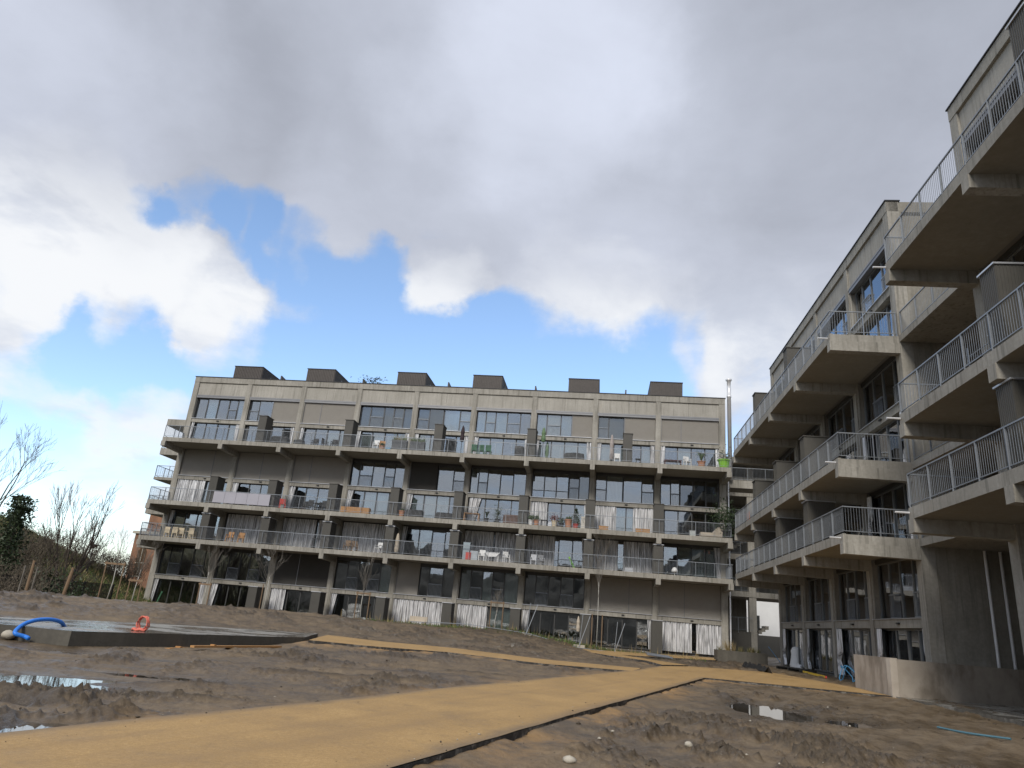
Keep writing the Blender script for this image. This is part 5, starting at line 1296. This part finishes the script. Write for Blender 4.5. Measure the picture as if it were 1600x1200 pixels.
def planter(px0, px1, py, s, label, mt, h, seed, top=M_DRY, y=-2.3, d=.45, slats=0, plant=.5):
    u0, _ = on_plane(A_ORG, A_ROT, px0, py, y); u1, _ = on_plane(A_ORG, A_ROT, px1, py, y); L = u1 - u0; t = thing('planter', label, 'planter', loc2w(A_ORG, A_ROT, u0, y, FL[s]), A_ROT, 'planters on the balconies'); rnd = random.Random(seed)
    MB().box(0, L, 0, d, 0, h).build('box', mt, t)
    if slats:
        for i in range(slats): x = L * (i + .5) / slats; MB().box(x - L / slats * .38, x + L / slats * .38, -.03, -.002, .02, h - .01).build('slat', mt, t)
    if plant:
        b = MB()
        for i in range(int(L * 260)):
            x, yy = rnd.uniform(.05, L - .05), rnd.uniform(.05, d - .05); hh = abs(rnd.gauss(.25, .2)) * plant * 2
            b.v += [(x - .012, yy, h - .02), (x + .012, yy, h - .02), (x + rnd.gauss(0, .12), yy + rnd.gauss(0, .12), h + hh)]; n_ = len(b.v); b.f.append((n_ - 3, n_ - 2, n_ - 1)); b.mi.append(i % 2)
        b.leaves([(rnd.uniform(0, L), rnd.uniform(0, d), h + abs(rnd.gauss(.05, .12))) for _ in range(int(L * 90))], .12, rnd, 1); b.build('plants', [top, M_LEAF2], t)
    return t
def parasol(px, py, s, label, mt, h=2.5, r=.16, y=-2.1, bottom=.9, cat='parasol'):
    t = th('closed_parasol', label, cat, px, py, s, y, 0, 'closed parasols on the balconies')
    MB().tube([(0, 0, 0), (0, 0, h)], .025, 8).build('pole', M_DARKM, t)
    MB().lathe([(r * .7, bottom), (r * 1.0, bottom + .25), (r * .75, bottom + (h - bottom) * .45), (r * .9, bottom + (h - bottom) * .6), (r * .45, h - .12), (.03, h)], 10).build('canopy', mt, t, smooth=False)
    MB().lathe([(.26, 0), (.26, .07), (.06, .1)], 12).build('base', M_DARKM, t); return t
def covered(px, py, s, label, mt, w, d, h, seed, y=-1.8, cat='covered furniture'):
    rnd = random.Random(seed); t = th('covered_furniture', label, cat, px, py, s, y, 0, 'covered furniture on the balconies'); b = MB(); n = 5
    ring = []
    prof = [(1.0, 0), (1.0, .55), (.97, .85), (.86, .97), (.3, 1.0)]
    for q, zz in prof:
        for i in range(16):
            w_ = 2 * math.pi * i / 16; cx, cy = math.cos(w_), math.sin(w_); k = 1 / max(abs(cx), abs(cy)); k = .7 * k + .3
            b.v.append((w / 2 * cx * k * q * rnd.uniform(.95, 1.04), d / 2 * cy * k * q * rnd.uniform(.95, 1.04), h * zz * rnd.uniform(.94, 1.03)))
    for j in range(len(prof) - 1):
        for i in range(16): b.f.append((j * 16 + i, j * 16 + (i + 1) % 16, (j + 1) * 16 + (i + 1) % 16, (j + 1) * 16 + i)); b.mi.append(0)
    b.f.append(tuple(64 + i for i in range(16))); b.mi.append(0)
    b.build('cover', mt, t); MB().box(-w * .3, w * .3, -d * .3, d * .3, 0, h * .5).build('frame', M_DARKM, t); return t
def boxy(name, px, py, s, label, cat, mt, w, d, h, y=-2.2, lid=None):
    t = th(name, label, cat, px, py, s, y); MB().box(-w / 2, w / 2, -d / 2, d / 2, 0, h).build('body', mt, t); MB().box(-w / 2 - .015, w / 2 + .015, -d / 2 - .015, d / 2 + .015, h + .001, h + .03).build('lid', lid or mt, t); return t
TB = 'top balcony of rear block'
covered(438, 690, 5, 'long black covered furniture left of second locker, top balcony', M_BLACK, 1.6, .8, .8, 1)
covered(468, 690, 5, 'low black covered furniture in third bay, top balcony', M_BLACK, .9, .7, .6, 2)
for k, x in enumerate((492, 508, 522)): chair(x, 692, 5, 'thin dark chair, %s of three in third bay, top balcony' % ORD[k], M_DARKM, -1.6, R(90 * (k % 2)))
chair(587, 698, 5, 'white chair with green back in fourth bay, top balcony', M_WHITE, -2.2)
chair(597, 698, 5, 'wooden chair beside the white one, top balcony', M_OWOOD, -2.0, .3)
potted(597, 700, 5, 'terracotta pot before the wooden chair, top balcony', M_TERRA, .2, .15, 1)
boxy('blue_box', 607, 702, 5, 'small light blue box beside grey planter, top balcony', 'box', mat('pale_blue_plastic', (.16, .34, .50), .5), .4, .3, .22)
planter(611, 634, 702, 5, 'left grey planter with golden plants, top balcony', M_GREYP, .95, 3, plant=.5); planter(639, 662, 704, 5, 'right grey planter with green plants, top balcony', M_GREYP, .9, 4, M_MOSS, plant=.5)
parasol(720, 705, 5, 'closed dark plum parasol, top balcony', mat('plum_canvas', (.03, .018, .022), .8), 2.55, .2, bottom=1.15)
for k, x in enumerate((741, 752, 763)): chair(x, 709, 5, 'green folding chair, %s of three in a row, top balcony' % ORD[k], M_GREEN, -2.1, R(180), arms=False)
covered(811, 713, 5, 'black covered barbecue beside the fourth locker, top balcony', M_BLACK, .8, .7, 1.05, 5, cat='barbecue')
parasol(847, 715, 5, 'closed green parasol with tall canopy, top balcony', M_SAGE, 2.75, .2, bottom=1.5); parasol(854, 715, 5, 'short closed green parasol standing low, top balcony', M_SAGE, 1.35, .15, bottom=.15)
covered(897, 717, 5, 'wide black storage chest under cover, top balcony', M_BLACK, 1.7, .8, .72, 6)
parasol(955, 722, 5, 'closed parasol in speckled grey cover, top balcony', mat('speckled_cover', (.33, .29, .27), .85, 0, .35, 12), 2.4, .19, bottom=.3)
chair(964, 722, 5, 'white chair left of the last locker, top balcony', M_WHITE, -2.0); 
t = th('stool', 'black plastic stool in eighth bay, top balcony', 'stool', 997, 724, 5, -2.0); MB().box(-.2, .2, -.2, .2, .42, .48).build('seat', M_BLACK, t)
for x in (-.17, .17):
    for yy in (-.17, .17): MB().tube([(x, yy, 0), (x * .85, yy * .85, .42)], .035, 6).build('leg', M_BLACK, t)
table(1051, 727, 5, 'dark red table in last bay, top balcony', mat('oxblood_wood', (.10, .03, .028), .6), 1.4, .8, .5)
chair(1074, 727, 5, 'white draped chair in last bay, top balcony', M_WHITE, -2.2, .4)
potted(1096, 730, 5, 'leafy plant in terracotta pot, top balcony', M_TERRA, .8, .55, 7, M_LEAF2, 'palm', rp=.32, hp=.5)
potted(1131, 733, 5, 'olive shrub in large lime-green tub at right end, top balcony', M_LIME, .9, .6, 8, M_LEAF, 'bush', rp=.48, hp=.72)
# middle balcony
u0, _ = on_plane(A_ORG, A_ROT, 330, 790, -DEP); u1, _ = on_plane(A_ORG, A_ROT, 420, 790, -DEP)
o = MB()
for k in range(5): w_ = (u1 - u0) / 5; o.box(k * w_ + .01, (k + 1) * w_ - .01, -.012, .012, .08, 1.02)
tag(o.build('privacy_screen', mat('lilac_grey_cloth', (.36, .35, .39), .85, 0, .06, .8), None, loc2w(A_ORG, A_ROT, u0, -DEP - .0, FL[3]), A_ROT), 'lilac-grey cloth screen tied along second-bay railing, middle balcony', 'screen')
for k, x in enumerate((476, 486, 500, 508)): chair(x, 796, 3, 'black chair, %s of four around table in third bay, middle balcony' % ORD[k], M_BLACK, -1.5 - .5 * (k % 2), R(180 * (k % 2)))
table(492, 797, 3, 'black dining table in third bay, middle balcony', M_BLACK, 1.6, .8, .72, -1.8)
chair(441, 790, 3, 'small red folding chair beside the third locker, middle balcony', M_RED, -2.0, .6, arms=False)
planter(531, 576, 802, 3, 'long orange slatted timber planter in fourth bay, middle balcony', M_OWOOD, .5, 9, slats=14, plant=0, y=-2.6)
potted(627, 806, 3, 'square terracotta pot in fifth bay, middle balcony', M_TERRA, .1, .1, 10, rp=.26, hp=.5)
covered(648, 806, 3, 'low dark lounge set in fifth bay, middle balcony', M_BLACK, 1.5, .8, .7, 11); covered(694, 810, 3, 'black padded bench beside sixth locker, middle balcony', M_BLACK, 1.5, .7, .62, 12)
table(737, 810, 3, 'orange timber table in sixth bay, middle balcony', M_OWOOD, 1.3, .7, .7)
potted(760, 813, 3, 'spiky dark plant beside timber table, middle balcony', M_BLACK, .6, .35, 13, M_LEAF, 'palm'); potted(777, 814, 3, 'small conifer in sixth bay, middle balcony', M_BLACK, .95, .3, 14, M_LEAF, 'bush')
covered(799, 815, 3, 'brown covered furniture left of seventh locker, middle balcony', M_BROWN, 1.4, .8, .8, 15)
potted(829, 818, 3, 'plant in white urn, leftmost pot of seventh bay, middle balcony', M_WHITE, .35, .3, 16, hp=.45, rp=.22); potted(838, 820, 3, 'plant in terracotta urn beside white urn, middle balcony', M_TERRA, .3, .28, 17, hp=.48, rp=.24)
table(850, 820, 3, 'small black plant stand in seventh bay, middle balcony', M_BLACK, .6, .4, .5, -2.3)
boxy('grey_pot', 859, 821, 3, 'small pale grey box pot in seventh bay, middle balcony', 'pot', M_CAP, .28, .28, .36)
potted(866, 821, 3, 'red flowering plant in cream urn, middle balcony', M_CREAM, .4, .35, 18, mat('red_leaf', (.16, .03, .02), .7, 0, .4, 9), hp=.5, rp=.24); potted(877, 822, 3, 'low green bush between urns, middle balcony', M_BLACK, .4, .35, 19, M_LEAF); potted(888, 823, 3, 'wide terracotta jar in seventh bay, middle balcony', M_TERRA, .15, .2, 20, hp=.68, rp=.32)
potted(899, 825, 3, 'cone-shaped evergreen in red pot, middle balcony', M_RED, 1.2, .3, 21, M_LEAF, 'cone', hp=.38, rp=.24)
boxy('cabinet', 911, 825, 3, 'cream cabinet left of eighth locker, middle balcony', 'cabinet', mat('cream_paint', (.55, .52, .46), .6), .35, .4, .95)
boxy('crate', 943, 828, 3, 'orange timber crate in eighth bay, middle balcony', 'crate', M_OWOOD, .75, .4, .32); boxy('bench_box', 1004, 833, 3, 'low orange timber bench right of curtain, middle balcony', 'bench', M_OWOOD, 1.1, .4, .3)
boxy('white_box', 1082, 840, 3, 'pale box in last bay, middle balcony', 'box', mat('pale_grey_plastic', (.42, .45, .44), .6), .45, .4, .42)
t = th('sofa', 'beige chaise longue in last bay, middle balcony', 'sofa', 1112, 842, 3, -2.0); MB().box(-.9, .75, -.4, .4, .1, .38).build('seat', M_BEIGE, t)
b = MB(); b.v = [(.0, -.42, .38), (.8, -.42, .38), (.8, .42, .38), (.0, .42, .38), (.35, -.42, .8), (.8, -.42, .92), (.8, .42, .92), (.35, .42, .8)]; b.f = [(0, 3, 2, 1), (4, 5, 6, 7), (0, 1, 5, 4), (1, 2, 6, 5), (2, 3, 7, 6), (3, 0, 4, 7)]; b.mi = [0] * 6; b.build('backrest', M_BEIGE, t)
for x in (-.8, .65):
    for yy in (-.33, .33): MB().box(x - .03, x + .03, yy - .03, yy + .03, 0, .1).build('leg', M_BLACK, t)
t = potted(1134, 842, 3, 'tall bushy dark shrub at right end, middle balcony', M_BLACK, 2.0, 1.2, 22, M_LEAF, 'big', rp=.4, hp=.6)
rnd = random.Random(5); MB().leaves([(rnd.gauss(0, .5), rnd.gauss(0, .5), 1.5 + rnd.gauss(0, .6)) for _ in range(900)], .2, rnd).build('foliage', M_LEAF, t)
# lowest balcony
for k, x in enumerate((261, 273, 283, 299)): chair(x, 842, 2, 'cream plastic armchair, %s of four in first bay, lowest balcony' % ORD[k], M_CREAM, -1.9 - .25 * (k % 2), R(180))
table(291, 844, 2, 'cream plastic table among armchairs, lowest balcony', M_CREAM, 1.0, .8, .7, -1.4)
for k, x in enumerate((357, 375)): chair(x, 848, 2, 'orange timber chair, %s of two in second bay, lowest balcony' % ('left' if k == 0 else 'right'), M_OWOOD, -1.9, .3 * k)
table(495, 858, 2, 'narrow dark console table in third bay, lowest balcony', M_DARKM, .95, .4, .85)
chair(541, 860, 2, 'raw timber chair, left in fourth bay, lowest balcony', M_WOOD, -2.0); chair(553, 861, 2, 'raw timber chair, right in fourth bay, lowest balcony', M_WOOD, -1.8, .5); chair(590, 865, 2, 'white folding chair left of fifth locker, lowest balcony', M_WHITE, -2.1, -.4)
parasol(618, 868, 2, 'closed beige parasol beside fifth locker, lowest balcony', M_BEIGE, 1.75, .22, bottom=.2)
boxy('metal_locker', 728, 874, 2, 'pale blue-grey metal cupboard in sixth bay, lowest balcony', 'cupboard', mat('blue_grey_paint', (.27, .33, .36), .5), .55, .5, 1.35); boxy('red_crate', 731, 876, 2, 'red crate before metal cupboard, lowest balcony', 'crate', M_RED, .4, .3, .55, -2.5)
boxy('white_cabinet', 740, 877, 2, 'low pale cabinet with black top, lowest balcony', 'cabinet', mat('pale_blue_grey_paint', (.40, .44, .47), .5), .62, .5, .75, -2.3, M_BLACK)
chair(752, 878, 2, 'white plastic chair left of clothed table, lowest balcony', M_WHITE, -2.2)
t = table(769, 879, 2, 'table under white cloth in sixth bay, lowest balcony', M_WHITE, 1.1, .8, .73); b = MB()
b.box(-.62, .62, -.45, .45, .735, .75); b.quad((-.62, -.451, .74), (.62, -.451, .74), (.35, -.47, .42), (-.3, -.47, .38)); b.build('tablecloth', M_WHITE, t)
chair(790, 881, 2, 'white plastic chair right of clothed table, lowest balcony', M_WHITE, -2.2, .5); chair(833, 884, 2, 'pale plastic chair, left of two in seventh bay, lowest balcony', M_CAP, -1.6); chair(845, 885, 2, 'pale plastic chair, right of two in seventh bay, lowest balcony', M_CAP, -1.6, .4)
o = MB().box(-.06, .06, -.02, .02, 0, .95).build('green_board', M_LIME, None, bal(897, 889, 2), A_ROT); o.rotation_euler = (0, R(-28), A_ROT); MB().box(-.03, .03, -.03, -.021, .1, .8).build('stripe', M_GREEN, o); tag(o, 'lime-green sloping board in seventh bay, lowest balcony', 'board')
table(908, 889, 2, 'small black side table in seventh bay, lowest balcony', M_BLACK, .55, .4, .6)
t = th('floor_lamp', 'white lamp shade on stand in last bay, lowest balcony', 'lamp', 1054, 900, 2); MB().tube([(0, 0, 0), (0, 0, .3)], .03, 6).build('stand', M_WHITE, t); MB().lathe([(.26, .28), (.24, .42), (.12, .62), (.05, .64)], 12).build('lamp_shade', M_WHITE, t, smooth=True)
boxy('white_box', 982, 894, 2, 'pale box behind eighth-bay railing, lowest balcony', 'box', M_CAP, .6, .4, .35, -1.8); 
# ground floor of the rear block
t = th('garden_bench', 'pale timber bench before curtained fifth bay, ground floor', 'bench', 652, 975, 0, -3.6); t.location.z = gz(t.location.x, t.location.y)
MB().box(-.7, .7, -.2, .2, .40, .45).build('seat', M_BEIGE, t); MB().box(-.7, .7, .2, .25, .45, .8).build('backrest', M_BEIGE, t)
for x in (-.6, .6): MB().box(x - .04, x + .04, -.18, .22, -.1, .40).build('leg', M_BEIGE, t)
parasol(903, 985, 0, 'closed beige parasol outside seventh bay, ground floor', M_BEIGE, 2.1, .15, -2.6, 1.0)
# roof garden shrub
u, z = on_plane(A_ORG, A_ROT, 582, 600, 2.6); t = thing('roof_shrub', 'dark shrub growing on roof between second and third roof boxes', 'shrub', loc2w(A_ORG, A_ROT, u, 2.6, H - .55), A_ROT); rnd = random.Random(31)
b = MB(); b.leaves([(rnd.gauss(0, .55), rnd.gauss(0, .4), rnd.uniform(.6, 2.0)) for _ in range(420)], .2, rnd); b.build('foliage', M_LEAF, t)
MB().tube([(0, 0, 0), (.1, 0, 1.5)], .04, 6).build('stem', M_BARK, t); MB().box(-.6, .6, -.35, .35, 0, .5).build('trough', M_GREYP, t)
# right block: orange sheet, scaffold tower on the stair landing
p = loc2w(B_ORG, B_ROT, *[on_plane(B_ORG, B_ROT, 1169, 800, -2.2)[0]], -2.2, SLAB[2][1] + .03)
o = MB().box(-.35, .35, -.02, .02, .15, 1.0).build('orange_board', mat('orange_board_paint', (.55, .16, .06), .6), None, p, B_ROT); MB().box(-.3, .3, -.05, .05, 0, .149).build('foot', M_DARKM, o); tag(o, 'orange board behind railing at far end of right block, middle balcony', 'board')
p = loc2w(B_ORG, B_ROT, u_b2 + 1.2, .0, SLAB[2][1] + .03); p = loc2w(B_ORG, B_ROT, u_b2 + .9, -1.0, SLAB[2][1] + .03)
t = thing('scaffold_tower', 'small metal scaffold tower behind railing of near wing, right block', 'scaffold', p, B_ROT)
for x in (0, 1.5):
    for yy in (0, .75): MB().tube([(x, yy, 0), (x, yy, 2.0)], .024, 7).build('upright', M_RAIL, t)
for z in (.3, 1.0, 1.7):
    for yy in (0, .75): MB().tube([(0, yy, z), (1.5, yy, z)], .02, 6).build('ledger', M_RAIL, t)
    for x in (0, 1.5): MB().tube([(x, 0, z + .05), (x, .75, z + .05)], .02, 6).build('transom', M_RAIL, t)
MB().tube([(0, 0, .3), (1.5, 0, 1.0)], .018, 6).build('brace', M_RAIL, t)
